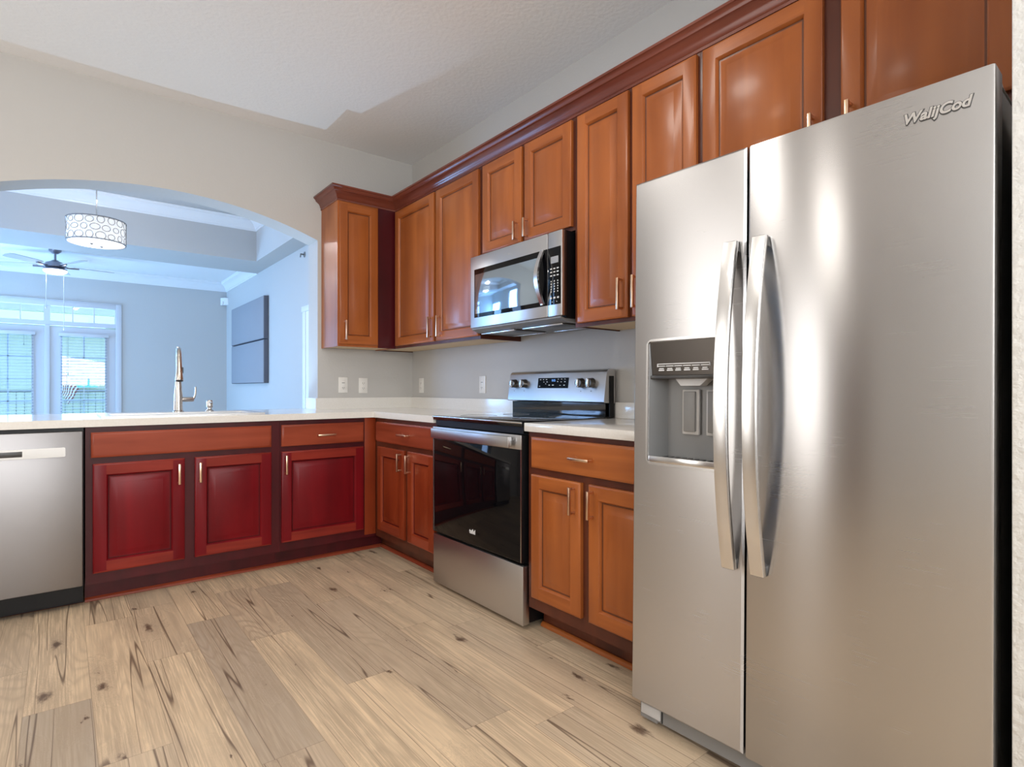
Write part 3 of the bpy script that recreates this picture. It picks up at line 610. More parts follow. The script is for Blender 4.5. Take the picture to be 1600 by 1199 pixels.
put('storage_drawer', B((RF, RY0, 0.020), (-0.590, RY1-0.006, 0.284), 0.004), M['steel2'], r)
# backguard
bg = bmesh.new()
prism(bg, [(-0.022, 0.929), (-0.075, 0.929), (-0.075, 1.000), (-0.022, 1.000)], 'y', RY0-0.006, RY1+0.006); put('backguard_base', bg, M['cook'], r)
bg = bmesh.new(); pf = [(-0.018, 0.999), (-0.100, 1.004), (-0.103, 1.008), (-0.082, 1.158), (-0.074, 1.170), (-0.060, 1.176), (-0.018, 1.176)]
prism(bg, pf, 'y', RY0+0.006, RY1-0.008)
cp = put('control_panel', bg, M['steel2'], r)
put('side_vent', B((-0.063, RY1-0.0105, 0.93), (-0.030, RY1-0.007, 1.14)), M['black'], r)
slope = (0.103-0.082) / 0.150
def on_guard(y, z, out): return (-0.103 + (z-1.008)*slope - out, y, z)
bm = bmesh.new(); z0, z1, ya, yb = 1.078, 1.135, -1.645, -1.892
v = []
for out in (-0.002, 0.0016):
    v.append([bm.verts.new(on_guard(y, z, out)) for y, z in ((ya, z0), (yb, z0), (yb, z1), (ya, z1))])
bm.faces.new(v[0]); bm.faces.new(v[1])
for k in range(4): bm.faces.new((v[0][k], v[0][(k+1) % 4], v[1][(k+1) % 4], v[1][k]))
ds = put('display', bm, M['bglass'], cp)
gt = (math.radians(90), 0, math.radians(-90))
put_text('clock_digits', '0:05', 0.018, 0.0002, M['lcd'], ds, Vector(on_guard(-1.775, 1.120, 0.0022)) - origin_of(r), gt)
bm = bmesh.new(); rnd = random.Random(3)
for y, z, w_, h_ in [(-1.665,1.126,.012,.003),(-1.690,1.126,.010,.003),(-1.715,1.126,.012,.003),(-1.695,1.112,.006,.004),(-1.722,1.112,.009,.005),(-1.712,1.102,.006,.003),(-1.742,1.094,.012,.007),(-1.772,1.094,.014,.007),(-1.812,1.127,.008,.003),(-1.838,1.127,.009,.003),(-1.864,1.127,.008,.003),(-1.808,1.113,.008,.006),(-1.836,1.112,.009,.004),(-1.866,1.112,.008,.006),(-1.830,1.093,.010,.003),(-1.862,1.093,.010,.007),(-1.662,1.089,.010,.003)]:
    x = on_guard(y, z, 0.0018)[0]; box(bm, (x, y-w_/2, z-h_/2), (x+0.0012, y+w_/2, z+h_/2))
put('display_symbols', bm, M['ink'], ds)
for y in (-1.436, -1.527, -1.990, -2.064):
    k = bmesh.new(); c = on_guard(y, 1.105, 0.0)
    lathe(k, c, [(0.0, -0.030), (0.021, -0.030), (0.024, -0.026), (0.0245, -0.006), (0.026, 0.001)], 28, 'x')
    kn = put('knob', k, M['dsteel'], cp)
    put('knob_grip', B((c[0]-0.038, y-0.0075, 1.105-0.022), (c[0]-0.028, y+0.0075, 1.105+0.022), 0.003), M['bar'], kn)
for y in (-1.436, -1.527, -1.990, -2.064):
    put('burner_symbol', lathe(bmesh.new(), on_guard(y, 1.062, 0.0004), [(0, -0.0004), (0.003, -0.0004), (0.003, 0.001)], 10, 'x'), M['mgrey'], cp)

# ================================================================ UPPER CABINETS
UX = -0.3084; UZ0, UZ1 = 1.367, 2.385
def upper_body(r, face, u0, u1, z0, z1, extra=None):
    bm = bmesh.new(); dep = 0.3084
    lo, hi = min(u0, u1), max(u0, u1)
    box(bm, wp(face, 0, lo, 0.003, z0+0.018), wp(face, 0, hi, dep, z1))             # carcass above the recessed bottom
    box(bm, wp(face, 0, lo, dep-0.019, z0), wp(face, 0, hi, dep, z0+0.0185))        # frame rail
    box(bm, wp(face, 0, lo, 0.003, z0), wp(face, 0, lo+0.013, dep-0.0185, z0+0.0185)); box(bm, wp(face, 0, hi-0.013, 0.003, z0), wp(face, 0, hi, dep-0.0185, z0+0.0185))
    put('body', bm, M['dark'] if extra is None else extra, r)
    put('underside', B(wp(face, 0, lo+0.013, 0.004, z0+0.006), wp(face, 0, hi-0.013, dep-0.019, z0+0.0178)), M['tan'], r)
r = root('wall_cabinet', (-0.55, -0.15, UZ0), 'narrow one-door cherry wall cabinet with an end panel beside the arch', 'cabinet', 'cherry wall cabinets')
upper_body(r, 'y', -0.744, -0.3095, UZ0, UZ1, M['wv'])
d = door(r, 'y', UX, -0.735, -0.452, 1.384, 2.360); handle(d, 'y', UX-0.0195, -0.699, 1.478, 0.135)
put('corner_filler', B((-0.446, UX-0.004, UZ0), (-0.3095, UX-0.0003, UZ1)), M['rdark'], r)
r = root('wall_cabinet', (-0.15, -0.85, UZ0), 'two-door cherry wall cabinet in the corner left of the microwave', 'cabinet', 'cherry wall cabinets')
upper_body(r, 'x', -0.004, -1.3855, UZ0, UZ1)
d = door(r, 'x', UX, -0.880, -0.336, 1.384, 2.360); handle(d, 'x', UX-0.0195, -0.855, 1.477, 0.135)
d = door(r, 'x', UX, -1.398+0.016, -0.907, 1.384, 2.360); handle(d, 'x', UX-0.0195, -0.967, 1.475, 0.135)
r = root('wall_cabinet', (-0.15, -1.77, 1.835), 'short two-door cherry wall cabinet above the microwave', 'cabinet', 'cherry wall cabinets')
upper_body(r, 'x', -1.3865, -2.1635, 1.833, UZ1)
d = door(r, 'x', UX, -1.776, -1.425, 1.852, 2.360); handle(d, 'x', UX-0.0195, -1.749, 1.913, 0.098)
d = door(r, 'x', UX, -2.150, -1.802, 1.852, 2.360); handle(d, 'x', UX-0.0195, -1.832, 1.913, 0.098)
r = root('wall_cabinet', (-0.15, -2.5, UZ0), 'tall two-door cherry wall cabinet right of the microwave, partly behind the refrigerator', 'cabinet', 'cherry wall cabinets')
upper_body(r, 'x', -2.1645, -2.838, UZ0, UZ1)
d = door(r, 'x', UX, -2.494, -2.190, 1.384, 2.360); handle(d, 'x', UX-0.0195, -2.465, 1.485, 0.137)
d = door(r, 'x', UX, -2.828, -2.518, 1.384, 2.360); handle(d, 'x', UX-0.0195, -2.545, 1.485, 0.137)
r = root('wall_cabinet', (-0.15, -3.33, 1.8), 'two-door cherry wall cabinet above the refrigerator', 'cabinet', 'cherry wall cabinets')
upper_body(r, 'x', -2.839, -3.8205, 1.80, UZ1)
d = door(r, 'x', UX, -3.288, -2.856, 1.845, 2.360); handle(d, 'x', UX-0.0195, -3.262, 1.905, 0.105)
d = door(r, 'x', UX, -3.760, -3.343, 1.845, 2.360); handle(d, 'x', UX-0.0195, -3.372, 1.905, 0.105)
CM = [(0, 0), (0.004, 0), (0.006, 0.010), (0.003, 0.013), (0.008, 0.018), (0.011, 0.030), (0.018, 0.043), (0.031, 0.053), (0.034, 0.056), (0.040, 0.058), (0.043, 0.068), (0.052, 0.078), (0.0575, 0.080), (0.0575, 0.0905), (0, 0.0905)]
bm = sweep(bmesh.new(), [(-0.7445, -0.0005), (-0.7445, -0.3089), (-0.3089, -0.3089), (-0.3089, -3.820)], CM, 2.3705, -1)
tag(put('crown_molding', bm, M['maroon']), 'dark cherry crown moulding running along the top of the wall cabinets', 'moulding')

# ================================================================ MICROWAVE
MX = -0.383
r = root('microwave', (-0.2, -1.769, 1.40), 'stainless steel over-the-range microwave with a curved handle', 'microwave')
put('case', B((MX+0.030, RY0-0.002, 1.412), (-0.012, RY1+0.002, 1.828)), M['black'], r)
put('case_edge', B((MX+0.022, RY0-0.001, 1.424), (MX+0.030, RY1+0.001, 1.828)), M['dsteel'], r)
dr = put('door', B((MX, RY0-0.001, 1.422), (MX+0.022, -2.047, 1.829), 0.004), M['steel2'], r)
put('door_glass', B((MX-0.002, -1.430, 1.478), (MX+0.001, -2.046, 1.752), 0.0008), M['bglass'], dr)
put('window', B((MX-0.0032, -1.440, 1.500), (MX-0.001, -1.985, 1.722), 0.0005), M['mirror_glass'], dr)
bm = bmesh.new()
for s0, s1 in zip(range(16), range(1, 17)):
    def P_(k):
        t = k/16; z = 1.486 + 0.264*t; b_ = math.sin(math.pi*t); return (MX-0.010-0.042*b_, z, -2.016)
    a, b = P_(s0), P_(s1)
    vs = [bm.verts.new(q) for q in ((a[0], a[2]+0.013, a[1]), (a[0], a[2]-0.013, a[1]), (b[0], b[2]-0.013, b[1]), (b[0], b[2]+0.013, b[1]), (a[0]+0.011, a[2]+0.013, a[1]), (a[0]+0.011, a[2]-0.013, a[1]), (b[0]+0.011, b[2]-0.013, b[1]), (b[0]+0.011, b[2]+0.013, b[1]))]
    for q in ((0,1,2,3), (4,7,6,5), (0,3,7,4), (1,5,6,2)): bm.faces.new([vs[i] for i in q])
    if s0 == 0: bm.faces.new([vs[i] for i in (0,4,5,1)])
    if s1 == 16: bm.faces.new([vs[i] for i in (3,2,6,7)])
bmesh.ops.remove_doubles(bm, verts=bm.verts, dist=1e-5)
hd = put('handle', bm, M['bar'], dr, sharp=50)
for z in (1.490, 1.746): put('handle_mount', B((MX-0.012, -2.025, z-0.008), (MX-0.001, -2.007, z+0.008), 0.002), M['bar'], hd)
cp = put('control_panel', B((MX, -2.050, 1.422), (MX+0.022, RY1+0.001, 1.829), 0.004), M['steel2'], r)
put('keypad', B((MX-0.002, -2.052, 1.478), (MX+0.001, -2.141, 1.752), 0.0008), M['bglass'], cp)
put('display', B((MX-0.0032, -2.074, 1.676), (MX-0.0015, -2.126, 1.708), 0.0004), M['mwlcd'], cp)
bm = bmesh.new()
def key(y, z, w_, h_): box(bm, (MX-0.003, y-w_/2, z-h_/2), (MX-0.0015, y+w_/2, z+h_/2))
for z in (1.650, 1.634, 1.617):
    for y in (-2.076, -2.099, -2.122): key(y, z, 0.013, 0.0055)
for k in range(5):
    for y in (-2.076, -2.099, -2.122): key(y, 1.590-0.0125*k, 0.006, 0.006)
for y in (-2.074, -2.099, -2.124): key(y, 1.510, 0.013, 0.008)
for y in (-2.084, -2.115): key(y, 1.491, 0.004, 0.004)
put('buttons', bm, M['ink'], cp)
put_text('logo', 'Vm J', 0.022, 0.0003, M['lgrey'], dr, Vector((MX-0.0006, -1.755, 1.785)) - origin_of(r), FACE_LEFT)
bm = bmesh.new(); prism(bm, [(MX+0.030, 1.412), (MX+0.002, 1.420), (MX+0.004, 1.412), (MX+0.045, 1.396), (-0.02, 1.394), (-0.02, 1.412)], 'y', RY0-0.012, RY1+0.012); vb = put('vent_base', bm, M['mgrey'], r)
for y0, y1 in ((-1.43, -1.73), (-1.80, -2.10)):
    put('grease_filter', B((-0.315, y0, 1.388), (-0.11, y1, 1.3955), 0.003), M['dsteel'], vb)
    for x in (-0.33, -0.105): put('filter_rail', B((x-0.006, y0, 1.386), (x+0.006, y1, 1.3945), 0.002), M['bar'], vb)

# ================================================================ REFRIGERATOR (built in its own axes: x into the body, y 0 .. -0.906)
r = root('refrigerator', (-0.7935, -2.8938, 0), 'large stainless steel side-by-side refrigerator with an ice dispenser', 'refrigerator', None, (0, 0.0133, 0.0221))
W_ = 0.906; G = 0.382; FT, FBZ = 1.740, 0.080
LP = dict(local=True)
put('body', B((0.078, -0.004, 0.03), (0.70, -W_+0.004, 1.715), 0.004), M['fside'], r, **LP)
bm = bmesh.new()
prism(bm, [(-0.012, 0.012), (-0.075, 0.012), (-0.075, 0.020), (-W_+0.010, 0.020), (-W_+0.010, 0.074), (-0.012, 0.074)], 'x', 0.040, 0.076)
gr = put('base_grille', bm, M['mgrey'], r, **LP)
put('grille_cap', B((0.035, -0.016, 0.026), (0.041, -0.090, 0.060), 0.003), M['lgrey'], gr, **LP)
put('grille_slot', B((0.0385, -0.0925, 0.022), (0.0408, -0.097, 0.066)), M['slot'], gr, **LP)
bm = bmesh.new(); box(bm, (0.030, -0.010, 0.066), (0.075, -0.035, 0.079), 0.002); put('hinge_foot', bm, M['dgrey'], gr, **LP)
# freezer door with the dispenser opening
d0, d1 = -0.003, -G+0.003; hy0, hy1, hz0, hz1 = -0.064, -0.300, 0.846, 1.223; T = 0.066
bm = bmesh.new()
ys = [d0, hy0, hy1, d1]; zs = [FBZ, hz0, hz1, FT]; bev = 0.006
def gv(x, grid):
    return [[bm.verts.new((x, y, z)) for z in grid[1]] for y in grid[0]]
A_ = gv(0.0, ([d0-bev, hy0, hy1, d1+bev], [FBZ+bev, hz0, hz1, FT-bev])); Bk = gv(T, (ys, zs)); Md = gv(bev, (ys, zs))
for i in range(3):
    for j in range(3):
        if (i, j) != (1, 1):
            bm.faces.new((A_[i][j], A_[i+1][j], A_[i+1][j+1], A_[i][j+1]))
        bm.faces.new((Bk[i][j], Bk[i][j+1], Bk[i+1][j+1], Bk[i+1][j]))
per = [(0,0),(1,0),(2,0),(3,0),(3,1),(3,2),(3,3),(2,3),(1,3),(0,3),(0,2),(0,1)]
for k in range(12):
    (a, b), (c, d_) = per[k], per[(k+1) % 12]
    bm.faces.new((A_[a][b], A_[c][d_], Md[c][d_], Md[a][b])); bm.faces.new((Md[a][b], Md[c][d_], Bk[c][d_], Bk[a][b]))
for row in Md[1:3]:
    for v in row[1:3]: bm.verts.remove(v)
fd = put('freezer_door', bm, M['steel'], r, **LP)
# recess: side walls lean inwards
bm = bmesh.new(); f = [(hy0, hz0), (hy1, hz0), (hy1, hz1), (hy0, hz1)]; g = [(hy0-0.028, hz0+0.012), (hy1+0.012, hz0+0.012), (hy1+0.012, hz1-0.09), (hy0-0.028, hz1-0.09)]
va = [bm.verts.new((0.0005, *q)) for q in f]; vb_ = [bm.verts.new((0.064, *q)) for q in g]
for k in range(4): bm.faces.new((va[k], va[(k+1) % 4], vb_[(k+1) % 4], vb_[k]))
bm.faces.new(vb_)
dp = put('dispenser_recess', bm, M['recess'], fd, local=True, label='dark steel dispenser recess with two paddles')
bm = bmesh.new(); pl = [(p[0] + (hy0+hy1)/2, p[1] + (hz0+hz1)/2) for p in rrect(abs(hy0-hy1)+0.016, hz1-hz0+0.016, 0.022)]; pi = [(p[0] + (hy0+hy1)/2, p[1] + (hz0+hz1)/2) for p in rrect(abs(hy0-hy1)+0.002, hz1-hz0+0.002, 0.010)]
n_ = len(pl); a1 = [bm.verts.new((0.0, *q)) for q in pl]; a2 = [bm.verts.new((-0.005, *q)) for q in pl]; b2 = [bm.verts.new((-0.005, *q)) for q in pi]; b1 = [bm.verts.new((0.010, *q)) for q in pi]
for k in range(n_):
    m_ = (k+1) % n_
    for p_, q_ in ((a1, a2), (a2, b2), (b2, b1)): bm.faces.new((p_[k], p_[m_], q_[m_], q_[k]))
put('dispenser_bezel', bm, M['bar'], fd, local=True)
bm = bmesh.new(); prism(bm, [(0.002, hz1-0.002), (0.010, 1.118), (0.030, 1.112), (0.060, 1.112), (0.060, hz1-0.002)], 'y', hy0-0.002, hy1+0.002); put('dispenser_fascia', bm, M['dplate'], dp, local=True)
put('fascia_lip', B((0.004, hy0-0.001, 1.106), (0.045, hy1+0.001, 1.117), 0.002), M['dgrey'], dp, local=True)
bm = bmesh.new()
for k in range(6):
    y = -0.105 - 0.030*k; xx = 0.0055
    box(bm, (xx, y+0.013, 1.1445), (xx+0.003, y-0.013, 1.147)); box(bm, (xx+0.0005, y+0.010, 1.131), (xx+0.004, y-0.009 - 0.002*(k % 2), 1.1345)); box(bm, (xx+0.0003, y+0.008, 1.1365), (xx+0.004, y-0.008, 1.1395))
box(bm, (0.005, -0.090, 1.151), (0.0085, -0.272, 1.1535)); box(bm, (0.005, -0.090, 1.143), (0.0085, -0.092, 1.153)); box(bm, (0.005, -0.270, 1.143), (0.0085, -0.272, 1.153))
put('dispenser_controls', bm, M['ink'], dp, local=True)
bm = bmesh.new(); prism(bm, [(hy0-0.078, 1.110), (hy0-0.195, 1.110), (hy0-0.165, 1.085), (hy0-0.100, 1.085)], 'x', 0.022, 0.058); put('ice_chute', bm, M['lgrey'], dp, local=True)
for y in (-0.180, -0.262):
    put('paddle', B((0.042, y+0.020, 0.945), (0.052, y-0.020, 1.068), 0.003), M['mgrey'], dp, local=True)
    put('paddle_frame', B((0.052, y+0.030, 0.936), (0.0635, y-0.028, 1.074), 0.003), M['lgrey'], dp, local=True)
bm = bmesh.new(); box(bm, (-0.004, hy0-0.001, hz0-0.002), (0.006, hy1+0.001, hz0+0.020), 0.003); box(bm, (0.004, hy0-0.004, hz0+0.010), (0.060, hy1+0.004, hz0+0.016)); tr = put('drip_tray', bm, M['bar'], dp, local=True)
bm = bmesh.new()
for k in range(9): box(bm, (0.012, hy0-0.03-0.022*k, hz0+0.0155), (0.055, hy0-0.036-0.022*k, hz0+0.0175))
put('tray_grate', bm, M['dgrey'], tr, local=True)
# fresh food door
rd = put('fridge_door', B((0.0, -G-0.004, FBZ-0.004), (T, -W_, FT), 0.006), M['steel'], r, **LP)
put('door_gasket', B((T, -0.01, 0.085), (T+0.012, -W_+0.012, 1.71)), M['slot'], r, **LP)
def fhandle(parent, yc):
    bm = bmesh.new(); N_ = 28; z0, z1 = 0.580, 1.482; hw = 0.0195; secs = []
    for k in range(N_+1):
        t = k/N_; z = z0 + (z1-z0)*t; o = 0.017 + 0.050*(1-(2*t-1)**2)
        th = 0.013
        prof = [(-o, yc+hw-0.002), (-o-0.001, yc), (-o, yc-hw+0.002), (-o+0.003, yc-hw), (-o+th, yc-hw), (-o+th, yc+hw), (-o+0.003, yc+hw)]
        secs.append([bm.verts.new((x, y, z)) for x, y in prof])
    for a, b in zip(secs, secs[1:]):
        for j in range(7): bm.faces.new((a[j], a[(j+1) % 7], b[(j+1) % 7], b[j]))
    bm.faces.new(secs[0]); bm.faces.new(secs[-1])
    h = put('handle', bm, M['bar'], parent, local=True, sharp=50)
    for z in (z0+0.012, z1-0.012): put('handle_foot', B((-0.016, yc+hw-0.003, z-0.014), (0.0, yc-hw+0.003, z+0.014), 0.002), M['mgrey'], h, local=True)
fhandle(fd, -G+0.040); fhandle(rd, -G-0.042)
lg = put_text('logo', 'WalijCod', 0.031, 0.0012, M['logo'], rd, (-0.0012, -0.805, 1.675), FACE_LEFT, 0.25, 0.0010)
put_text('logo_edge', 'WalijCod', 0.031, 0.0006, M['logo_edge'], rd, (-0.0006, -0.805, 1.6748), FACE_LEFT, 0.25, 0.0024)
bm = bmesh.new(); prism(bm, [(0.010, FT-0.001), (0.035, FT-0.001), (0.085, 1.716), (0.19, 1.716), (0.19, 1.7155), (0.060, 1.7155), (0.010, FT-0.004)], 'y', -W_+0.002, -W_+0.05)
put('hinge_cover', bm, M['lgrey'], r, **LP)

# ================================================================ OUTLETS
def outlet(face, u, z, label, kind):
    rr = root('wall_outlet', wp(face, 0, u, 0.0, z), label, 'outlet', 'wall outlets above the backsplash')
    put('cover_plate', B(wp(face, 0, u-0.0355, 0.0005, z-0.058), wp(face, 0, u+0.0355, 0.0065, z+0.058), 0.002), M['plate'], rr)
    bm = bmesh.new(); box(bm, wp(face, 0, u-0.017, 0.006, z-0.034), wp(face, 0, u+0.017, 0.0085, z+0.034), 0.001); f = put('receptacle', bm, M['plate'], rr)
    for zz in ((0.019, -0.019) if kind == 'duplex' else (-0.020,)):
        bm = bmesh.new()
        for du in (-0.0065, 0.0065): box(bm, wp(face, 0, u+du-0.0012, 0.008, z+zz-0.004), wp(face, 0, u+du+0.0012, 0.009, z+zz+0.004))
        box(bm, wp(face, 0, u-0.002, 0.008, z+zz-0.011), wp(face, 0, u+0.002, 0.009, z+zz-0.008))
        put('socket', bm, M['slot'], f)
    if kind == 'combo': put('reset_button', B(wp(face, 0, u-0.012, 0.008, z+0.014), wp(face, 0, u+0.012, 0.009, z+0.017)), M['slot'], f)
outlet('y', -0.581, 1.102, 'white outlet on the arch wall nearest the arch', 'combo')
outlet('y', -0.423, 1.098, 'white outlet on the arch wall nearest the corner', 'duplex')
outlet('x', -0.155, 1.099, 'white outlet on the range wall close to the corner', 'duplex')
outlet('x', -0.979, 1.102, 'white outlet on the range wall just left of the range', 'combo')

# ================================================================ PENDANT
PC = Vector((-1.973, 2.25, 2.385)); PR, PH = 0.222, 0.205
r = root('pendant_light', PC, 'white drum pendant light with a circle lattice hanging in the dining room', 'pendant light')
bm = bmesh.new(); lathe(bm, PC, [(PR-0.006, 0.004), (PR-0.006, PH-0.004), (PR-0.009, PH-0.004), (PR-0.009, 0.004), (PR-0.006, 0.004)], 64); put('shade', bm, M['shade'], r)
bm = bmesh.new(); rnd = random.Random(5); rows = 3; nc = 17
for i in range(rows):
    for j in range(nc):
        a0 = 2*math.pi*(j + 0.5*(i % 2))/nc; ra = 0.024 + rnd.random()*0.014; rb = 0.022 + rnd.random()*0.012; zc_ = PH*(i+0.5)/rows + rnd.uniform(-0.004, 0.004)
        pts = [PC + Vector((PR*math.cos(a0+ra*math.cos(t)/PR), PR*math.sin(a0+ra*math.cos(t)/PR), min(max(zc_+rb*math.sin(t), 0.006), PH-0.006))) for t in [2*math.pi*k/16 for k in range(17)]]
        tube(bm, pts, 0.0026, 5, False)
put('lattice', bm, M['wire'], r)
for z in (0.0, PH-0.006): put('shade_ring', lathe(bmesh.new(), PC, [(PR-0.010, z), (PR+0.003, z), (PR+0.003, z+0.008), (PR-0.010, z+0.008), (PR-0.010, z)], 64), M['wire'], r)
bm = bmesh.new(); lathe(bm, PC, [(0, -0.012), (0.10, -0.011), (PR-0.035, -0.004), (PR-0.028, 0.004), (PR-0.03, 0.008), (0, 0.004)], 48); df = put('diffuser', bm, M['bulb'], r)
for a0 in (50, 230):
    c = PC + Vector((0.06*math.cos(math.radians(a0)), 0.06*math.sin(math.radians(a0)), -0.014))
    put('finial', lathe(bmesh.new(), c, [(0, -0.012), (0.008, -0.009), (0.010, -0.003), (0.016, 0.0), (0.016, 0.003), (0, 0.004)], 14), M['wire'], df)
bm = bmesh.new(); tube(bm, [PC + Vector((0, 0, 0.16)), (PC.x, PC.y, TZ-0.02)], 0.006, 10); put('rod', bm, M['nickel'], r)
bm = bmesh.new(); lathe(bm, (PC.x, PC.y, TZ), [(0, -0.028), (0.05, -0.026), (0.062, -0.012), (0.064, 0.0)], 28); put('canopy', bm, M['nickel'], r)
bm = bmesh.new()
for a0 in (0, 120, 240): tube(bm, [PC + Vector((0, 0, 0.165)), PC + Vector(((PR-0.008)*math.cos(math.radians(a0)), (PR-0.008)*math.sin(math.radians(a0)), 0.165))], 0.003, 6)
put('spider', bm, M['nickel'], r)
lamp('pendant_downlight', 'AREA', PC + Vector((0, 0, -0.03)), 9, (1.0, 0.96, 0.92), 0.30)
lamp('pendant_bulb', 'POINT', PC + Vector((0, 0, 0.40)), 26, (1.0, 0.95, 0.9), 0.05)

# ================================================================ CEILING FAN
FC = Vector((-2.28, 5.35, 2.56))
r = root('ceiling_fan', (FC.x, FC.y, ZL), 'five-blade ceiling fan with a lit bowl in the living room', 'ceiling fan')
bm = bmesh.new(); lathe(bm, (FC.x, FC.y, ZL), [(0, -0.05), (0.03, -0.05), (0.065, -0.02), (0.07, 0)], 24); put('canopy', bm, M['fanm'], r)
bm = bmesh.new(); tube(bm, [(FC.x, FC.y, ZL-0.04), (FC.x, FC.y, FC.z+0.16)], 0.013, 12); put('downrod', bm, M['fanm'], r)
bm = bmesh.new(); lathe(bm, FC, [(0, 0.185), (0.03, 0.18), (0.055, 0.16), (0.10, 0.145), (0.115, 0.12), (0.115, 0.09), (0.09, 0.075), (0.125, 0.065), (0.13, 0.05), (0.0, 0.05)], 32); put('motor', bm, M['fanm'], r)
bm = bmesh.new(); lathe(bm, FC, [(0.128, 0.05), (0.122, 0.028), (0.09, 0.008), (0.05, 0.0), (0, -0.002)], 32); put('light_bowl', bm, M['bulb'], r)
for k in range(5):
    a = math.radians(k*72 + 8); c, s = math.cos(a), math.sin(a); bm = bmesh.new(); pr_ = math.radians(12)
    pts = []
    for u, v in ((0.20, -0.045), (0.30, -0.058), (0.58, -0.066), (0.63, -0.05), (0.645, 0.0), (0.63, 0.05), (0.58, 0.066), (0.30, 0.058), (0.20, 0.045)): pts.append((u, v))
    lo, hi = [], []
    for u, v in pts:
        z = 0.108 + v*math.sin(pr_); vv = v*math.cos(pr_); p = FC + Vector((u*c - vv*s, u*s + vv*c, z)); lo.append(bm.verts.new(p)); hi.append(bm.verts.new(p + Vector((0, 0, 0.007))))
    bm.faces.new(lo); bm.faces.new(hi)
    for i in range(len(pts)): bm.faces.new((lo[i], lo[(i+1) % len(pts)], hi[(i+1) % len(pts)], hi[i]))
    b_ = put('blade', bm, M['blade'], r)
    bm = bmesh.new(); tube(bm, [FC + Vector((0.09*c, 0.09*s, 0.10)), FC + Vector((0.15*c, 0.15*s, 0.095)), FC + Vector((0.25*c, 0.25*s, 0.104))], [0.012, 0.009, 0.014], 8); put('blade_bracket', bm, M['fanm'], b_)
for dx, z in ((-0.092, 2.13), (0.088, 1.86)):
    bm = bmesh.new(); p = Vector((FC.x+dx, FC.y-0.04, FC.z+0.03)); tube(bm, [p, (p.x, p.y, z)], 0.004, 6); lathe(bm, (p.x, p.y, z-0.03), [(0, 0), (0.007, 0.003), (0.007, 0.025), (0, 0.03)], 8); put('pull_chain', bm, M['chain'], r)
lamp('fan_bulb', 'POINT', FC + Vector((0, 0, -0.08)), 3, (1.0, 0.95, 0.9), 0.05)

# ================================================================ WALL PIECES IN THE FAR ROOM
for z0, z1, lab in ((1.757, 2.345, 'upper of the two grey rectangular wall panels in the living room'), (1.15, 1.747, 'lower of the two grey rectangular wall panels in the living room')):
    rr = root('wall_panel', (0, 4.95, (z0+z1)/2), lab, 'wall panel', 'grey panels stacked on the living room wall')
    put('panel_frame', B((-0.060, 4.025, z0), (-0.002, 5.88, z1), 0.004), M['paneledge'], rr)
    put('panel_face', B((-0.067, 4.035, z0+0.008), (-0.060, 5.87, z1-0.008), 0.003), M['panel'], rr)
rr = root('motion_sensor', (-0.04, 6.49, 2.55), 'small white motion sensor high in the living room corner', 'sensor')
bm = bmesh.new(); prism(bm, [(-0.002, 6.46), (-0.07, 6.528), (-0.10, 6.50), (-0.055, 6.42), (-0.002, 6.40)], 'z', 2.49, 2.61); put('housing', bm, M['white'], rr)
bm = bmesh.new(); lathe(bm, (-0.075, 6.455, 2.52), [(0, -0.03), (0.022, -0.02), (0.028, 0.01), (0.02, 0.03), (0, 0.035)], 14); put('lens', bm, M['plate'], rr)
rr = root('wall_fixture', (0, 2.577, 2.638), 'small T-shaped metal fixture high on the dining room wall beside the arch', 'fixture')
bm = bmesh.new(); lathe(bm, (-0.0005, 2.577, 2.638), [(0.0, -0.006), (0.032, -0.006), (0.034, 0.0)], 20, 'x'); put('escutcheon', bm, M['mgrey'], rr)
bm = bmesh.new(); tube(bm, [(-0.004, 2.577, 2.638), (-0.05, 2.577, 2.638)], 0.009, 8); tube(bm, [(-0.045, 2.577, 2.638), (-0.05, 2.577, 2.60)], 0.007, 8); put('nozzle', bm, M['mgrey'], rr)

# ================================================================ OUTSIDE
struct('floor_porch', B((-7, 6.66, -0.1), (3, 10.2, -0.02)), M['deck'], None, 'porch floor outside the french doors', 'floor')
struct('ceiling_porch', B((-7, 6.66, 2.75), (3, 10.2, 2.85)), M['white'], None, 'white porch ceiling outside the french doors', 'ceiling')
bm = bmesh.new(); box(bm, (-7, 10.05, 2.56), (3, 10.2, 2.75))
struct('beam_porch', bm, M['white'], None, 'white beam at the porch edge', 'beam')
rr = root('porch_light', (-2.25, 8.6, 2.75), 'round white dome light on the porch ceiling seen through the transom', 'ceiling light')
bm = bmesh.new(); lathe(bm, (-2.25, 8.6, 2.75), [(0.20, 0.0), (0.205, -0.02), (0.19, -0.03)], 28); put('base', bm, M['lgrey'], rr)
bm = bmesh.new(); lathe(bm, (-2.25, 8.6, 2.75), [(0.188, -0.025), (0.17, -0.07), (0.10, -0.11), (0, -0.12)], 28); put('dome', bm, M['bulb'], rr)
rr = root('porch_railing', (-2.0, 10.0, 0), 'dark porch railing with thin upright bars outside the french doors', 'railing')
bm = bmesh.new(); box(bm, (-6, 9.97, 1.00), (2, 10.03, 1.05)); put('top_rail', bm, M['rail'], rr)
bm = bmesh.new(); box(bm, (-6, 9.98, 0.10), (2, 10.02, 0.14)); put('bottom_rail', bm, M['rail'], rr)
bm = bmesh.new()
for k in range(66): x = -6 + 0.12*k; box(bm, (x, 9.99, 0.14), (x+0.014, 10.005, 1.0))
put('balusters', bm, M['rail'], rr)
struct('ground', B((-40, 10.25, -0.35), (40, 70, -0.3)), M['grass'], None, 'sunlit lawn beyond the porch', 'ground')
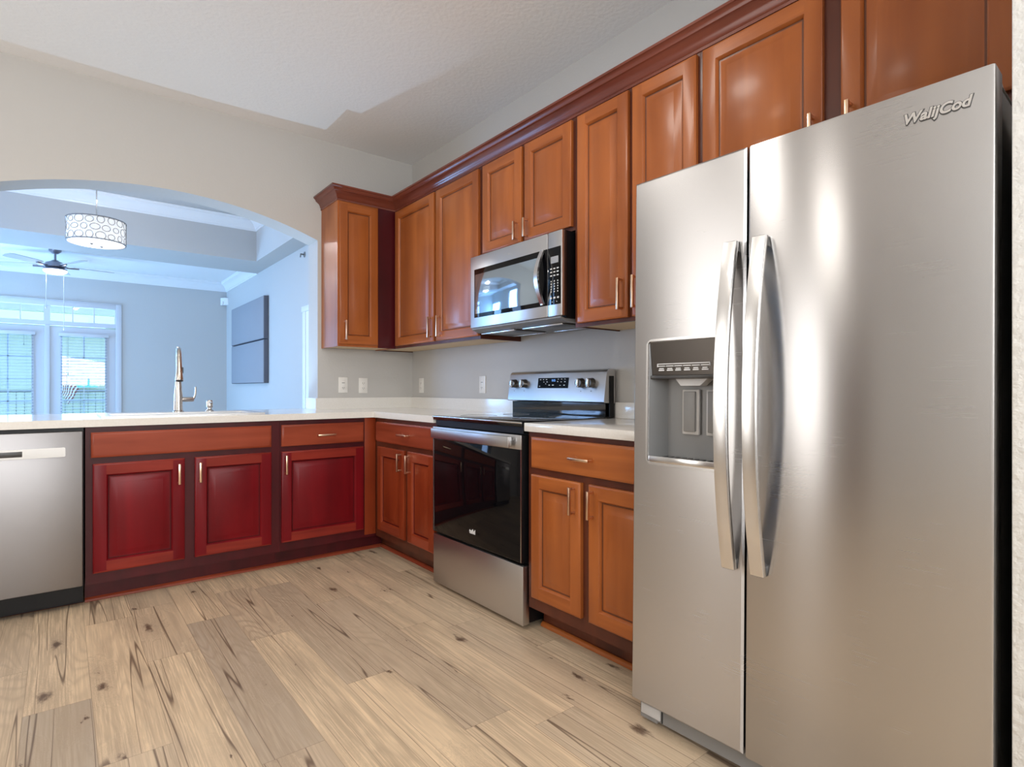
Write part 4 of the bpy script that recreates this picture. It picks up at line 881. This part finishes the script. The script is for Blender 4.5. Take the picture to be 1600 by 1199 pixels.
rr = root('neighbour_house', (-4, 26, -0.3), 'pale house with teal awning across the lawn seen through the blinds', 'house')
put('house_wall', B((-14, 24, -0.3), (8, 30, 3.6)), M['stucco'], rr)
bm = bmesh.new(); prism(bm, [(23.2, 3.6), (30.8, 3.6), (27, 5.4)], 'x', -14.5, 8.5); put('roof', bm, M['roofm'], rr)
bm = bmesh.new(); prism(bm, [(24, 1.35), (24, 1.62), (22.9, 1.30), (22.9, 1.10)], 'x', -2.15, -1.1); put('awning', bm, M['teal'], rr)
for x in (-10.0, -5.4, -0.5): put('house_window', B((x, 23.95, 0.6), (x+1.4, 24.01, 1.8)), M['mgrey'], rr)
# flag on a pole held by the railing
rr = root('flag', (-2.215, 9.93, 0), 'striped flag with a blue corner hanging from a pole on the porch railing', 'flag')
bm = bmesh.new(); tube(bm, [(-2.215, 9.93, -0.02), (-2.215, 9.93, 1.44)], 0.012, 8); put('pole', bm, M['rail'], rr)
def flag_pt(u, v):     # u down the hoist, v along the fly; the cloth hangs in a slanted fold
    A_, B_, C_, D_ = (-2.20, 1.43), (-1.94, 1.06), (-2.215, 1.04), (-2.10, 0.76)
    q = [A_[i]*(1-u)*(1-v) + B_[i]*u*(1-v) + C_[i]*(1-u)*v + D_[i]*u*v for i in (0, 1)]
    return (q[0] + 0.008*math.sin(9*v+3*u), 9.90 + 0.02*math.sin(7*u + 2*v), q[1])
for nm, pred, m_ in (('flag_white_stripes', lambda i, j: i % 2 == 1 and not (i < 7 and j < 5), 'fw'), ('flag_red_stripes', lambda i, j: i % 2 == 0 and not (i < 7 and j < 5), 'fr'), ('flag_canton', lambda i, j: i < 7 and j < 5, 'fb')):
    bm = bmesh.new()
    for i in range(13):
        for j in range(12):
            if pred(i, j):
                q = [flag_pt(a/13, b/12) for a, b in ((i, j), (i+1, j), (i+1, j+1), (i, j+1))]
                f1 = [bm.verts.new(p) for p in q]; f2 = [bm.verts.new((p[0], p[1]+0.003, p[2])) for p in q]
                bm.faces.new(f1); bm.faces.new(f2[::-1])
    put(nm, bm, M[m_], rr)
